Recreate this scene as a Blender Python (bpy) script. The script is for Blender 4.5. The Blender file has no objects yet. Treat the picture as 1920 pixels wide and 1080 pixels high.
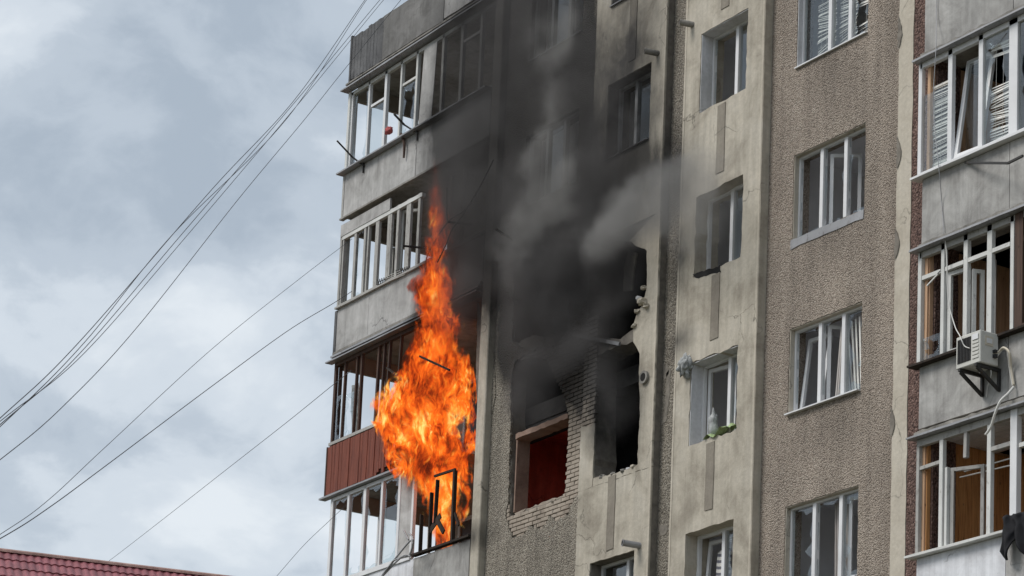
import bpy, bmesh, math, random
from mathutils import Vector, Matrix, noise as mnoise
from mathutils.geometry import tessellate_polygon
R = math.radians
rnd = random.Random(7)
S = bpy.context.scene
COL = S.collection

# ------------------------------------------------------------------ camera
FPX, PITCH, ROLL, YAW, CAMD, CPX, CPY = 5200.0, 0.18859647, 0.0433725, 1.00296325, 25.11245284, 960.0, 1316.8
CAM = Vector((0, -CAMD, 1.6))
_fw = Vector((-math.sin(YAW), math.cos(YAW), 0)); _rt = Vector((math.cos(YAW), math.sin(YAW), 0))
FWD = _fw * math.cos(PITCH) + Vector((0, 0, math.sin(PITCH)))
_up = -_fw * math.sin(PITCH) + Vector((0, 0, math.cos(PITCH)))
RGT = _rt * math.cos(ROLL) + _up * math.sin(ROLL)
UPV = -_rt * math.sin(ROLL) + _up * math.cos(ROLL)
cd = bpy.data.cameras.new('camera'); cam = bpy.data.objects.new('camera', cd); COL.objects.link(cam)
M4 = Matrix((RGT, UPV, -FWD)).transposed().to_4x4(); M4.translation = CAM
cam.matrix_world = M4
cd.sensor_width = 36; cd.lens = FPX / 1920 * 36
cd.shift_y = (CPY - 540) / 1920; cd.shift_x = (960 - CPX) / 1920
cd.clip_start = 0.1; cd.clip_end = 5000
S.camera = cam

def ray(px, py):
    return FWD + RGT * ((px - CPX) / FPX) + UPV * ((CPY - py) / FPX)
def at(px, py, Y=0.0):
    """point of the plane y=Y (parallel to the facade) seen at a place of the photograph"""
    d = ray(px, py); return CAM + d * ((Y - CAM.y) / d.y)
def far(px, py, dist):
    return CAM + ray(px, py).normalized() * dist
def atx(px, py, Y): return at(px, py, Y).x
def atz(px, py, Y): return at(px, py, Y).z

# ------------------------------------------------------------------ world, sun, exposure
SUN_EL, SUN_AZ = 48, 205     # azimuth in degrees, clockwise from +Y
W = bpy.data.worlds.new("World"); S.world = W; W.use_nodes = True
nt = W.node_tree; nt.nodes.clear()
def nn(nt, t, **kw):
    n = nt.nodes.new(t)
    for k, v in kw.items():
        if k in n.inputs.keys() if isinstance(k, str) else False:
            pass
        setattr(n, k, v)
    return n
def lk(nt, a, b): nt.links.new(a, b)
def math_n(nt, op, a, b=None, c=None, clamp=False):
    n = nt.nodes.new('ShaderNodeMath'); n.operation = op; n.use_clamp = clamp
    for i, v in enumerate((a, b, c)):
        if v is None: continue
        if isinstance(v, (int, float)): n.inputs[i].default_value = v
        else: nt.links.new(v, n.inputs[i])
    return n.outputs[0]
def noise_n(nt, vec, scale, detail=4, rough=.55, dist=0.0):
    n = nt.nodes.new('ShaderNodeTexNoise'); n.inputs['Scale'].default_value = scale
    n.inputs['Detail'].default_value = detail; n.inputs['Roughness'].default_value = rough
    n.inputs['Distortion'].default_value = dist
    if vec is not None: nt.links.new(vec, n.inputs['Vector'])
    return n.outputs['Fac']
def map_n(nt, vec, loc=(0,0,0), rot=(0,0,0), scale=(1,1,1), vt='POINT'):
    n = nt.nodes.new('ShaderNodeMapping'); n.vector_type = vt
    n.inputs['Location'].default_value = loc; n.inputs['Rotation'].default_value = rot; n.inputs['Scale'].default_value = scale
    nt.links.new(vec, n.inputs['Vector']); return n.outputs[0]
def ramp_n(nt, fac, stops, interp='LINEAR'):
    n = nt.nodes.new('ShaderNodeValToRGB'); cr = n.color_ramp; cr.interpolation = interp
    while len(cr.elements) < len(stops): cr.elements.new(.5)
    for e, (p, c) in zip(cr.elements, stops):
        e.position = p
        e.color = (c, c, c, 1) if isinstance(c, (int, float)) else (*c, 1)
    if fac is not None: nt.links.new(fac, n.inputs[0])
    return n.outputs[0]
def mix_n(nt, fac, a, b, blend='MIX'):
    n = nt.nodes.new('ShaderNodeMix'); n.data_type = 'RGBA'; n.blend_type = blend
    def put(sock, v):
        if isinstance(v, (tuple, list)): sock.default_value = (*v, 1) if len(v) == 3 else v
        elif isinstance(v, (int, float)): sock.default_value = v
        else: nt.links.new(v, sock)
    put(n.inputs[0], fac); put(n.inputs[6], a); put(n.inputs[7], b)
    return n.outputs[2]

geo = nt.nodes.new('ShaderNodeTexCoord')
dirv = geo.outputs['Generated']
sky = nt.nodes.new('ShaderNodeTexSky'); sky.sky_type = 'NISHITA'; sky.sun_disc = False
sky.sun_elevation = R(SUN_EL); sky.sun_rotation = R(SUN_AZ); sky.air_density = 1.0; sky.dust_density = 2.0
cm = map_n(nt, dirv, (3.1, 1.7, .4), (0, 0, 0), (1, 1, 1.55))
wv = noise_n(nt, cm, 9, 3, .5)
cmv = nt.nodes.new('ShaderNodeVectorMath'); cmv.operation = 'MULTIPLY_ADD'
lk(nt, cm, cmv.inputs[0]); cmv.inputs[1].default_value = (1, 1, 1)
sc_ = nt.nodes.new('ShaderNodeVectorMath'); sc_.operation = 'SCALE'; sc_.inputs['Scale'].default_value = .06
cb = nt.nodes.new('ShaderNodeCombineXYZ'); lk(nt, wv, cb.inputs[0]); lk(nt, wv, cb.inputs[2])
lk(nt, cb.outputs[0], sc_.inputs[0]); lk(nt, sc_.outputs[0], cmv.inputs[2])
n1 = noise_n(nt, cmv.outputs[0], 12.5, 9, .54, .15)
n2 = noise_n(nt, cmv.outputs[0], 3.0, 3, .5)
cl = math_n(nt, 'ADD', math_n(nt, 'MULTIPLY', n1, .78), math_n(nt, 'MULTIPLY', n2, .22))
cloud = ramp_n(nt, cl, [(.36, (2.75, 3.2, 3.72)), (.46, (3.45, 3.9, 4.4)), (.54, (4.4, 4.82, 5.25)), (.65, (5.3, 5.65, 5.95))], 'EASE')
skymix = mix_n(nt, .93, sky.outputs[0], cloud)
bg = nt.nodes.new('ShaderNodeBackground'); bg.inputs[1].default_value = 0.1
lk(nt, skymix, bg.inputs[0])
wo = nt.nodes.new('ShaderNodeOutputWorld'); lk(nt, bg.outputs[0], wo.inputs[0])

sl = bpy.data.lights.new('sun', 'SUN'); sl.energy = 1.5; sl.angle = R(25); sl.color = (1, .96, .9)
so = bpy.data.objects.new('sun', sl); COL.objects.link(so)
sd = Vector((math.sin(R(SUN_AZ)) * math.cos(R(SUN_EL)), math.cos(R(SUN_AZ)) * math.cos(R(SUN_EL)), math.sin(R(SUN_EL))))
so.rotation_euler = sd.to_track_quat('Z', 'Y').to_euler(); so.location = (0, -20, 40)
S.view_settings.view_transform = 'Standard'; S.view_settings.look = 'None'
S.view_settings.exposure = 0.62; S.view_settings.gamma = 1; S.view_settings.use_curve_mapping = False
cy = S.cycles
S.render.engine = 'CYCLES'
cy.use_denoising = True; cy.max_bounces = 8; cy.diffuse_bounces = 5; cy.volume_bounces = 0
cy.transparent_max_bounces = 24; cy.volume_max_steps = 512; cy.caustics_reflective = False; cy.caustics_refractive = False

# ------------------------------------------------------------------ mesh helpers
ORI = {}
class MB:
    def __init__(s): s.v = []; s.f = []; s.mi = []
    def add(s, vs, fs, mi=0):
        b = len(s.v); s.v += [Vector(p) for p in vs]; s.f += [tuple(i + b for i in f) for f in fs]; s.mi += [mi] * len(fs); return s
    def box(s, x0, x1, y0, y1, z0, z1, mi=0):
        s.add([(x0,y0,z0),(x1,y0,z0),(x1,y1,z0),(x0,y1,z0),(x0,y0,z1),(x1,y0,z1),(x1,y1,z1),(x0,y1,z1)],
              [(0,3,2,1),(4,5,6,7),(0,1,5,4),(1,2,6,5),(2,3,7,6),(3,0,4,7)], mi); return s
    def bar(s, p, q, w, d, up=(0, 1, 0), mi=0):
        """box from p to q, w wide across, d deep along 'up'"""
        p, q = Vector(p), Vector(q); t = (q - p).normalized(); u = Vector(up); u = (u - t * u.dot(t)).normalized(); r = t.cross(u)
        a, b = r * w / 2, u * d / 2
        vs = [p-a-b, p+a-b, p+a+b, p-a+b, q-a-b, q+a-b, q+a+b, q-a+b]
        s.add(vs, [(0,3,2,1),(4,5,6,7),(0,1,5,4),(1,2,6,5),(2,3,7,6),(3,0,4,7)], mi); return s
    def tube(s, pts, r, n=6, mi=0, r1=None):
        pts = [Vector(p) for p in pts]; b = len(s.v); prev = None; m = len(pts)
        for i, p in enumerate(pts):
            t = (pts[min(i+1, m-1)] - pts[max(i-1, 0)]).normalized()
            u = Vector((0, 0, 1)) if prev is None and abs(t.z) < .9 else (Vector((1, 0, 0)) if prev is None else prev)
            u = (u - t * u.dot(t)).normalized(); prev = u; w = t.cross(u)
            rr = r if r1 is None else r + (r1 - r) * i / (m - 1)
            for k in range(n):
                a = 2 * math.pi * k / n; s.v.append(p + (u * math.cos(a) + w * math.sin(a)) * rr)
        for i in range(m - 1):
            for k in range(n):
                s.f.append((b+i*n+k, b+i*n+(k+1) % n, b+(i+1)*n+(k+1) % n, b+(i+1)*n+k)); s.mi.append(mi)
        s.f.append(tuple(b+k for k in range(n))[::-1]); s.f.append(tuple(b+(m-1)*n+k for k in range(n))); s.mi += [mi, mi]
        return s
    def prism(s, outer, holes, y0, y1, mi=0):
        """flat piece with holes: outlines are (x, z) lists, thickness y0..y1"""
        loops = [outer] + list(holes)
        L3 = [[Vector((x, z, 0)) for x, z in lp] for lp in loops]
        tris = tessellate_polygon(L3)
        flat = [p for lp in loops for p in lp]; n = len(flat); b = len(s.v)
        s.v += [Vector((x, y0, z)) for x, z in flat] + [Vector((x, y1, z)) for x, z in flat]
        for t in tris:
            s.f.append(tuple(b + i for i in t)); s.f.append(tuple(b + n + i for i in reversed(t))); s.mi += [mi, mi]
        o = 0
        for lp in loops:
            m = len(lp)
            for i in range(m):
                j = (i + 1) % m; s.f.append((b+o+i, b+o+j, b+n+o+j, b+n+o+i)); s.mi.append(mi)
            o += m
        return s
    def grid(s, fn, nu, nv, mi=0):
        b = len(s.v)
        for j in range(nv + 1):
            for i in range(nu + 1): s.v.append(Vector(fn(i / nu, j / nv)))
        for j in range(nv):
            for i in range(nu):
                a = b + j * (nu + 1) + i; s.f.append((a, a+1, a+nu+2, a+nu+1)); s.mi.append(mi)
        return s
    def build(s, name, mat, parent=None, smooth=False, origin=None, bevel=0, closed=True):
        if origin is None:
            lo = [min(v[i] for v in s.v) for i in range(3)]; hi = [max(v[i] for v in s.v) for i in range(3)]
            origin = Vector(((lo[0]+hi[0])/2, (lo[1]+hi[1])/2, lo[2]))
        origin = Vector(origin)
        me = bpy.data.meshes.new(name); me.from_pydata([v - origin for v in s.v], [], s.f); me.update()
        for m in (mat if isinstance(mat, (list, tuple)) else [mat]): me.materials.append(m)
        if len(set(s.mi)) > 1:
            for p, i in zip(me.polygons, s.mi): p.material_index = i
        if closed:
            bm = bmesh.new(); bm.from_mesh(me); bmesh.ops.recalc_face_normals(bm, faces=bm.faces); bm.to_mesh(me); bm.free()
        if smooth:
            for p in me.polygons: p.use_smooth = True
        o = bpy.data.objects.new(name, me); COL.objects.link(o)
        if bevel:
            bv = o.modifiers.new('bevel', 'BEVEL'); bv.width = bevel; bv.segments = 1; bv.limit_method = 'ANGLE'
        setp(o, parent, origin); return o
def setp(o, parent, origin):
    ORI[o.name] = Vector(origin)
    if parent is not None:
        o.parent = parent; o.location = Vector(origin) - ORI[parent.name]
    else: o.location = origin
def thing(name, label, cat, loc=(0, 0, 0), group=None, parent=None):
    o = bpy.data.objects.new(name, None); COL.objects.link(o); o.empty_display_size = .3
    setp(o, parent, loc)
    if label: tag(o, label, cat, group)
    return o
def tag(o, label=None, cat=None, group=None, kind=None):
    if label: o['label'] = label
    if cat: o['category'] = cat
    if group: o['group'] = group
    if kind: o['kind'] = kind
    return o
def dup(o, loc, parent):
    c = o.copy(); COL.objects.link(c); c.parent = parent; c.location = Vector(loc) - ORI[parent.name]; return c
def rough_loop(pts, step=.12, amp=.012, keep=False):
    """subdivide an outline and jitter it, as broken plaster"""
    out = []
    for i, p in enumerate(pts):
        q = pts[(i + 1) % len(pts)]; d = math.hypot(q[0]-p[0], q[1]-p[1]); n = max(1, int(d / step))
        for k in range(n):
            t = k / n; a = amp if (k or not keep) else amp * .4
            out.append((p[0]+(q[0]-p[0])*t + rnd.uniform(-a, a), p[1]+(q[1]-p[1])*t + rnd.uniform(-a, a)))
    return out
def rect(x0, x1, z0, z1): return [(x0, z0), (x1, z0), (x1, z1), (x0, z1)]
def pxpoly(pts, Y): return [(at(x, y, Y).x, at(x, y, Y).z) for x, y in pts]

# ------------------------------------------------------------------ materials
SOOT_HAZE = []   # soot stains plus smoke-haze dimming put into the colour: (centre, radii, strength)
def B(px, py, Y, rx, rz, s, ry=1.2): SOOT_HAZE.append((at(px, py, Y), (rx, ry, rz), s))
B(1120, 560, -.1, 1.5, 1.7, 1.0); B(1060, 690, -.1, 1.4, 1.0, .75); B(1090, 420, -.1, 1.7, 1.7, .95); B(1060, 230, -.1, 1.9, 2.2, .8); B(1020, 40, -.1, 2.2, 2.0, .6)
B(965, 590, -.1, 1.1, 1.5, .85); B(870, 440, -.1, 1.9, 2.0, 1.0, 2.5); B(880, 200, -.1, 2.2, 2.0, .9, 2.5); B(840, 600, -.1, 1.5, 1.6, 1.0, 2.5); B(900, 30, -.1, 1.9, 1.5, .75, 2.5)
B(1015, 330, -.1, 1.9, 4.6, 1.25); B(1015, 20, -.1, 2.0, 4.2, 1.15); B(1075, 540, -.1, 1.6, 2.0, 1.1); B(1150, 770, .1, .8, 1.0, .9); B(880, 340, -.1, 1.9, 3.6, .9, 2.5); B(1190, 90, -.1, 1.4, 2.4, .62); B(1190, 320, -.1, 1.5, 1.7, .8); B(1010, 250, -.1, 1.6, 2.6, .6); B(1010, 60, -.1, 1.8, 2.4, .6); B(910, 300, -.2, .8, 4.0, .6); B(1090, 665, -.1, .9, .9, 1.0)
B(1548, 800, 0, .9, .6, .16, .3); B(1550, 460, 0, .9, .7, .15, .3); B(1560, 130, 0, .9, .7, .14, .3); B(1545, 1090, 0, .9, .6, .16, .3); B(965, 640, -.1, .9, 1.0, .8); B(1080, 760, -.1, .6, .9, .55)
B(815, 570, -.2, 1.1, .9, .8, .8); B(770, 880, -.2, .6, .5, .6, .8); B(745, 700, -.1, .9, 1.0, .6, .8); B(870, 1010, -.2, 1.1, .35, .6, .6)
B(1275, 640, -.1, .6, .38, .55); B(1280, 480, -.1, .6, .75, .5); B(1260, 330, -.1, 1.1, 1.0, .42); B(1190, 760, -.1, .45, .9, .55); B(1000, 740, -.1, 1.0, .9, .9); B(820, 780, -.2, 1.3, 1.5, .8, 2)
def pos_n(nt):
    g = nt.nodes.new('ShaderNodeNewGeometry'); return g.outputs['Position']
def soot_haze_group():
    g = bpy.data.node_groups.new('soot', 'ShaderNodeTree')
    g.interface.new_socket('Color', in_out='INPUT', socket_type='NodeSocketColor')
    g.interface.new_socket('Color', in_out='OUTPUT', socket_type='NodeSocketColor')
    gi = g.nodes.new('NodeGroupInput'); go = g.nodes.new('NodeGroupOutput')
    p = pos_n(g); tot = None
    for c, r, s in SOOT_HAZE:
        m = map_n(g, p, tuple(c), (0,0,0), r, 'TEXTURE')
        gr = g.nodes.new('ShaderNodeTexGradient'); gr.gradient_type = 'SPHERICAL'; lk(g, m, gr.inputs[0])
        v = math_n(g, 'MULTIPLY', gr.outputs['Fac'], s * 2.0)
        tot = v if tot is None else math_n(g, 'ADD', tot, v)
    n = noise_n(g, map_n(g, p, scale=(1.3, 1.3, .9)), 1.6, 7, .6, .4)
    f = math_n(g, 'MULTIPLY', tot, math_n(g, 'ADD', math_n(g, 'MULTIPLY', n, 1.4), .05))
    f = math_n(g, 'MINIMUM', math_n(g, 'MAXIMUM', f, 0.0), .93)
    lk(g, mix_n(g, f, gi.outputs[0], (.022, .021, .021)), go.inputs[0])
    return g
SG = soot_haze_group()
def mat(name, col=(.5, .5, .5), rough=.8, metal=0, spec=.3, soot_haze=False, build=None):
    """build(nt, pos) may return (colour socket, height socket, bump strength, bump distance)"""
    m = bpy.data.materials.new(name); m.use_nodes = True; t = m.node_tree; b = t.nodes['Principled BSDF']
    b.inputs['Roughness'].default_value = rough; b.inputs['Metallic'].default_value = metal; b.inputs['Specular IOR Level'].default_value = spec
    b.inputs['Base Color'].default_value = (*col, 1); c = None
    if build:
        r = build(t, pos_n(t))
        c = r[0]
        if len(r) > 1 and r[1] is not None:
            bp = t.nodes.new('ShaderNodeBump'); bp.inputs['Strength'].default_value = r[2]; bp.inputs['Distance'].default_value = r[3]
            lk(t, r[1], bp.inputs['Height']); lk(t, bp.outputs[0], b.inputs['Normal'])
    if soot_haze:
        g = t.nodes.new('ShaderNodeGroup'); g.node_tree = SG
        if c is not None: lk(t, c, g.inputs[0])
        else: g.inputs[0].default_value = (*col, 1)
        c = g.outputs[0]
    if c is not None: lk(t, c, b.inputs['Base Color'])
    return m
def b_pebble(c0, c1, c2, scale=26):
    def f(t, p):
        warp = noise_n(t, p, 7, 2)
        v = t.nodes.new('ShaderNodeTexVoronoi'); v.inputs['Scale'].default_value = scale; v.inputs['Randomness'].default_value = 1
        lk(t, map_n(t, p, scale=(1, 1, .85)), v.inputs['Vector'])
        sep = t.nodes.new('ShaderNodeSeparateColor'); lk(t, v.outputs['Color'], sep.inputs[0])
        c = ramp_n(t, sep.outputs[0], [(0, c1), (.35, c0), (.75, c0), (1, c2)])
        dk = ramp_n(t, v.outputs['Distance'], [(.40, 1.0), (.80, .5)])
        c = mix_n(t, .85, c, dk, 'MULTIPLY')
        big = ramp_n(t, noise_n(t, map_n(t, p, scale=(1, 1, .5)), 1.1, 5, .6), [(.3, .80), (.7, 1.12)])
        c = mix_n(t, 1, c, big, 'MULTIPLY')
        stk = ramp_n(t, noise_n(t, map_n(t, p, scale=(3.2, 3.2, .16)), 1.4, 5, .6), [(.34, .78), (.6, 1.05)]); c = mix_n(t, .8, c, stk, 'MULTIPLY')
        fine = ramp_n(t, noise_n(t, p, 60, 3, .7), [(.3, .75), (.7, 1.2)])
        c = mix_n(t, .7, c, fine, 'MULTIPLY')
        inv = math_n(t, 'SUBTRACT', 1.0, v.outputs['Distance'])
        h = math_n(t, 'ADD', inv, math_n(t, 'MULTIPLY', noise_n(t, p, 60, 3, .7), .5))
        return c, h, .9, .03
    return f
def crack(t, p, c, sc):
    w = t.nodes.new('ShaderNodeTexNoise'); w.inputs['Scale'].default_value = 2.2; w.inputs['Detail'].default_value = 6; lk(t, p, w.inputs['Vector'])
    a = t.nodes.new('ShaderNodeVectorMath'); a.operation = 'MULTIPLY_ADD'; lk(t, w.outputs['Color'], a.inputs[0]); a.inputs[1].default_value = (.7, .7, .7); lk(t, p, a.inputs[2])
    v = t.nodes.new('ShaderNodeTexVoronoi'); v.feature = 'DISTANCE_TO_EDGE'; v.inputs['Scale'].default_value = sc; lk(t, a.outputs[0], v.inputs['Vector'])
    ln = ramp_n(t, v.outputs['Distance'], [(.002, .45), (.009, 1.0)])
    mk = ramp_n(t, noise_n(t, p, .8, 3), [(.5, 0.0), (.6, 1.0)])
    c = mix_n(t, mk, c, mix_n(t, 1, c, ln, 'MULTIPLY'))
    chips = ramp_n(t, noise_n(t, p, 6, 7, .75), [(.27, .62), (.33, 1.0)])
    return mix_n(t, .8, c, chips, 'MULTIPLY')
def b_plaster(c0, c1, c2, streak=.5):
    def f(t, p):
        a = noise_n(t, p, 1.3, 8, .62, .6)
        c = ramp_n(t, a, [(.28, c1), (.5, c0), (.72, c2)])
        st = ramp_n(t, noise_n(t, map_n(t, p, scale=(5, 5, .35)), 1.6, 6, .6), [(.35, .68), (.62, 1.06)])
        c = mix_n(t, streak, c, st, 'MULTIPLY')
        fi = ramp_n(t, noise_n(t, p, 16, 6, .7), [(.3, .86), (.7, 1.1)])
        c = mix_n(t, .8, c, fi, 'MULTIPLY')
        c = crack(t, p, c, .8)
        h = math_n(t, 'ADD', noise_n(t, p, 3, 4), math_n(t, 'MULTIPLY', noise_n(t, p, 22, 6, .7), .35))
        return c, h, .45, .03
    return f
def b_concrete(c0, c1, c2, rust=0):
    def f(t, p):
        a = noise_n(t, p, 2.2, 9, .66, .8)
        c = ramp_n(t, a, [(.3, c1), (.5, c0), (.68, c2)])
        st = ramp_n(t, noise_n(t, map_n(t, p, scale=(7, 7, .3)), 1.5, 6, .65), [(.36, .55), (.6, 1.05)])
        c = mix_n(t, .32, c, st, 'MULTIPLY')
        bl = ramp_n(t, noise_n(t, p, .9, 5, .6), [(.32, .74), (.66, 1.1)]); c = mix_n(t, 1, c, bl, 'MULTIPLY')
        sp = ramp_n(t, noise_n(t, p, 26, 8, .75), [(.26, .35), (.40, 1.0)])
        c = mix_n(t, .55, c, sp, 'MULTIPLY')
        c = crack(t, p, c, .7)
        return c, noise_n(t, p, 18, 8, .7), .4, .012
    return f
def b_paint(c0, c1, worn=.45):
    def f(t, p):
        a = noise_n(t, map_n(t, p, scale=(1.6, 1.6, .7)), 9, 6, .7)
        c = ramp_n(t, a, [(worn - .12, c1), (worn + .04, c0)])
        d = ramp_n(t, noise_n(t, p, 2.5, 4), [(.3, .8), (.65, 1.05)])
        return mix_n(t, .8, c, d, 'MULTIPLY'), a, .2, .004
    return f
def b_wood(c0, c1, plank=.09, axis=0, vert=True):
    def f(t, p):
        sc = (9, 9, .6) if vert else (.6, .6, 9)
        g = noise_n(t, map_n(t, p, scale=sc), 2.4, 6, .6, 1.2)
        c = ramp_n(t, g, [(.3, c1), (.6, c0)])
        kn = t.nodes.new('ShaderNodeTexVoronoi'); kn.inputs['Scale'].default_value = 5
        lk(t, map_n(t, p, scale=(1.5, 1.5, .9)), kn.inputs['Vector'])
        k = ramp_n(t, kn.outputs['Distance'], [(.05, .3), (.13, 1.0)])
        c = mix_n(t, .7, c, k, 'MULTIPLY')
        return c, g, .2, .004
    return f
def b_flat(c0, var=.15, sc=3):
    def f(t, p):
        d = ramp_n(t, noise_n(t, p, sc, 6, .6), [(.3, 1 - var), (.7, 1 + var)])
        return mix_n(t, 1, c0, d, 'MULTIPLY'), noise_n(t, p, 20, 4), .15, .005
    return f
M = {}
M['pebble'] = mat('pebbledash_brown', rough=.95, soot_haze=True, build=b_pebble((.47, .395, .33), (.34, .28, .23), (.57, .495, .425), 52))
M['pebble_grey'] = mat('pebbledash_grey', rough=.95, soot_haze=True, build=b_pebble((.36, .32, .265), (.20, .175, .145), (.48, .44, .375), 42))
M['redpebble'] = mat('pebbledash_red', rough=.95, soot_haze=True, build=b_pebble((.20, .125, .105), (.09, .055, .05), (.31, .21, .18), 34))
M['cream'] = mat('plaster_cream', rough=.9, soot_haze=True, build=b_plaster((.49, .445, .37), (.30, .265, .215), (.56, .515, .44)))
M['strip'] = mat('plaster_cream_strip', rough=.9, soot_haze=True, build=b_plaster((.53, .48, .40), (.44, .39, .32), (.59, .54, .46), .2))
M['reveal_white'] = mat('plaster_white', rough=.85, soot_haze=True, build=b_plaster((.66, .66, .68), (.48, .48, .48), (.72, .72, .74), .3))
M['mortar'] = mat('mortar', rough=.95, soot_haze=True, build=b_flat((.20, .18, .155), .3, 8))
M['brick'] = mat('silicate_brick', rough=.9, soot_haze=True, build=b_plaster((.37, .315, .26), (.24, .2, .165), (.45, .395, .335), .3))
M['sootwall'] = mat('scorched_pink_plaster', rough=.9, build=b_plaster((.27, .18, .14), (.09, .065, .05), (.36, .26, .21), .4))
M['concrete'] = mat('parapet_concrete', rough=.9, soot_haze=True, build=b_concrete((.40, .39, .375), (.27, .26, .25), (.50, .49, .475)))
M['slab'] = mat('slab_concrete', rough=.95, soot_haze=True, build=b_concrete((.30, .285, .26), (.16, .15, .135), (.40, .38, .36)))
M['whitepanel'] = mat('white_painted_panel', rough=.8, soot_haze=False, build=b_concrete((.76, .77, .81), (.62, .62, .65), (.82, .83, .87)))
M['lightpanel'] = mat('light_grey_panel', rough=.8, soot_haze=True, build=b_concrete((.47, .46, .45), (.34, .33, .32), (.56, .55, .54)))
M['darkpanel'] = mat('dark_grey_panel', rough=.85, soot_haze=True, build=b_concrete((.20, .195, .19), (.14, .135, .13), (.25, .245, .24)))
M['patch'] = mat('dark_plaster_patch', rough=.95, soot_haze=True, build=b_plaster((.27, .24, .20), (.20, .175, .145), (.31, .28, .23), .3))  # darker cream, with the shade of the grooves put into the colour
M['darkboard'] = mat('dark_boarding', rough=.85, soot_haze=True, build=b_concrete((.13, .13, .135), (.08, .08, .085), (.19, .19, .195)))
M['pvc'] = mat('white_pvc', rough=.4, spec=.5, soot_haze=True, build=b_flat((.74, .74, .75), .06, 4))
M['whitewood'] = mat('white_painted_wood', rough=.65, soot_haze=True, build=b_paint((.66, .66, .64), (.30, .28, .25), .38))
M['greywood'] = mat('weathered_grey_wood', rough=.8, soot_haze=True, build=b_paint((.42, .41, .39), (.22, .2, .18), .42))
M['brownwood'] = mat('dark_brown_wood', rough=.8, soot_haze=True, build=b_wood((.10, .06, .045), (.045, .03, .025)))
M['redboard'] = mat('red_brown_boards', rough=.75, soot_haze=False, build=b_wood((.22, .066, .042), (.12, .035, .024)))
M['pine'] = mat('pine_boards', rough=.7, build=b_wood((.66, .34, .14), (.40, .18, .065)))
M['pine_pale'] = mat('pale_pine_boards', rough=.75, build=b_wood((.64, .42, .27), (.45, .27, .165)))
M['char'] = mat('charred', rough=.95, build=b_flat((.018, .017, .017), .5, 5))
M['char_wood'] = mat('charred_wood', rough=.9, build=b_wood((.045, .032, .025), (.012, .01, .009)))
M['redroom'] = mat('red_room_paint', rough=.85, build=b_plaster((.56, .12, .08), (.34, .065, .045), (.66, .16, .115), .7))
M['room'] = mat('room_plaster', rough=.9, build=b_flat((.82, .82, .84), .06, 1.5))
M['roomdark'] = mat('room_wallpaper', rough=.9, build=b_flat((.24, .23, .22), .1, 2))
M['loggia'] = mat('loggia_back_wall', rough=.9, soot_haze=True, build=b_flat((.33, .29, .25), .15, 2))
M['metal'] = mat('dark_iron', (.06, .058, .055), .6, .6, build=b_paint((.06, .058, .056), (.11, .07, .045), .4))
M['tin'] = mat('galvanised_flashing', (.4, .4, .41), .5, .5, soot_haze=True, build=b_paint((.36, .36, .37), (.16, .14, .13), .4))
M['cable'] = mat('black_cable', (.07, .072, .08), .6)
M['wcable'] = mat('white_cable', (.7, .69, .66), .5)
M['copper'] = mat('pipe_insulation', (.62, .56, .46), .7)
M['ac'] = mat('air_conditioner_casing', rough=.5, build=b_flat((.60, .59, .55), .08, 3))
M['acdark'] = mat('dark_grille', (.03, .03, .032), .5)
M['curtain'] = mat('grey_curtain', rough=.9, build=b_flat((.46, .43, .41), .08, 6))
M['blind'] = mat('white_blind', rough=.6, build=b_flat((.80, .78, .74), .12, 6))
M['black'] = mat('black_fabric', rough=.85, build=b_flat((.015, .015, .018), .4, 12))
M['foam'] = mat('old_foam_and_plaster_lumps', rough=.95, build=b_flat((.42, .38, .3), .3, 30))
M['green'] = mat('green_cloth', rough=.8, build=b_flat((.34, .44, .22), .35, 18))
M['ragmat'] = mat('grey_rag', rough=.95, build=b_flat((.34, .35, .35), .4, 14))
def b_tile(t, p):
    d = ramp_n(t, noise_n(t, p, 2.4, 5, .6), [(.3, .85), (.7, 1.12)])
    oi = t.nodes.new('ShaderNodeObjectInfo'); ov = ramp_n(t, oi.outputs['Random'], [(0, .82), (.5, 1.0), (1, 1.15)]); d = mix_n(t, 1, d, ov, 'MULTIPLY')
    gm_ = ramp_n(t, noise_n(t, p, 1.1, 6, .7), [(.45, (1, 1, 1)), (.65, (.72, .74, .70))]); d = mix_n(t, .7, d, gm_, 'MULTIPLY')
    return mix_n(t, 1, (.29, .092, .105), d, 'MULTIPLY'), noise_n(t, p, 30, 3), .08, .004
M['tile'] = mat('wine_red_metal_tile', rough=.45, spec=.45, build=b_tile)
M['ridge'] = mat('ridge_capping', rough=.6, build=b_concrete((.42, .25, .21), (.3, .17, .14), (.5, .33, .28)))
M['render'] = mat('house_render', rough=.9, build=b_plaster((.5, .46, .4), (.4, .36, .3), (.56, .52, .45)))
def b_ground(t, p):
    c = ramp_n(t, noise_n(t, p, .35, 8, .65), [(.35, (.055, .075, .03)), (.5, (.10, .09, .06)), (.62, (.16, .15, .13))])
    return c, noise_n(t, p, 4, 8, .7), .5, .05
M['ground'] = mat('yard_ground', rough=.95, build=b_ground)
def stripes(t, p):
    sp = t.nodes.new('ShaderNodeSeparateXYZ'); lk(t, p, sp.inputs[0])
    w = math_n(t, 'ADD', math_n(t, 'MULTIPLY', sp.outputs[2], 62), math_n(t, 'MULTIPLY', sp.outputs[0], 14))
    s = math_n(t, 'GREATER_THAN', math_n(t, 'SINE', w), .1)
    return mix_n(t, s, (.68, .66, .63), (.16, .16, .19)), None
M['stripe'] = mat('striped_cloth', rough=.9, build=stripes)
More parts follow.
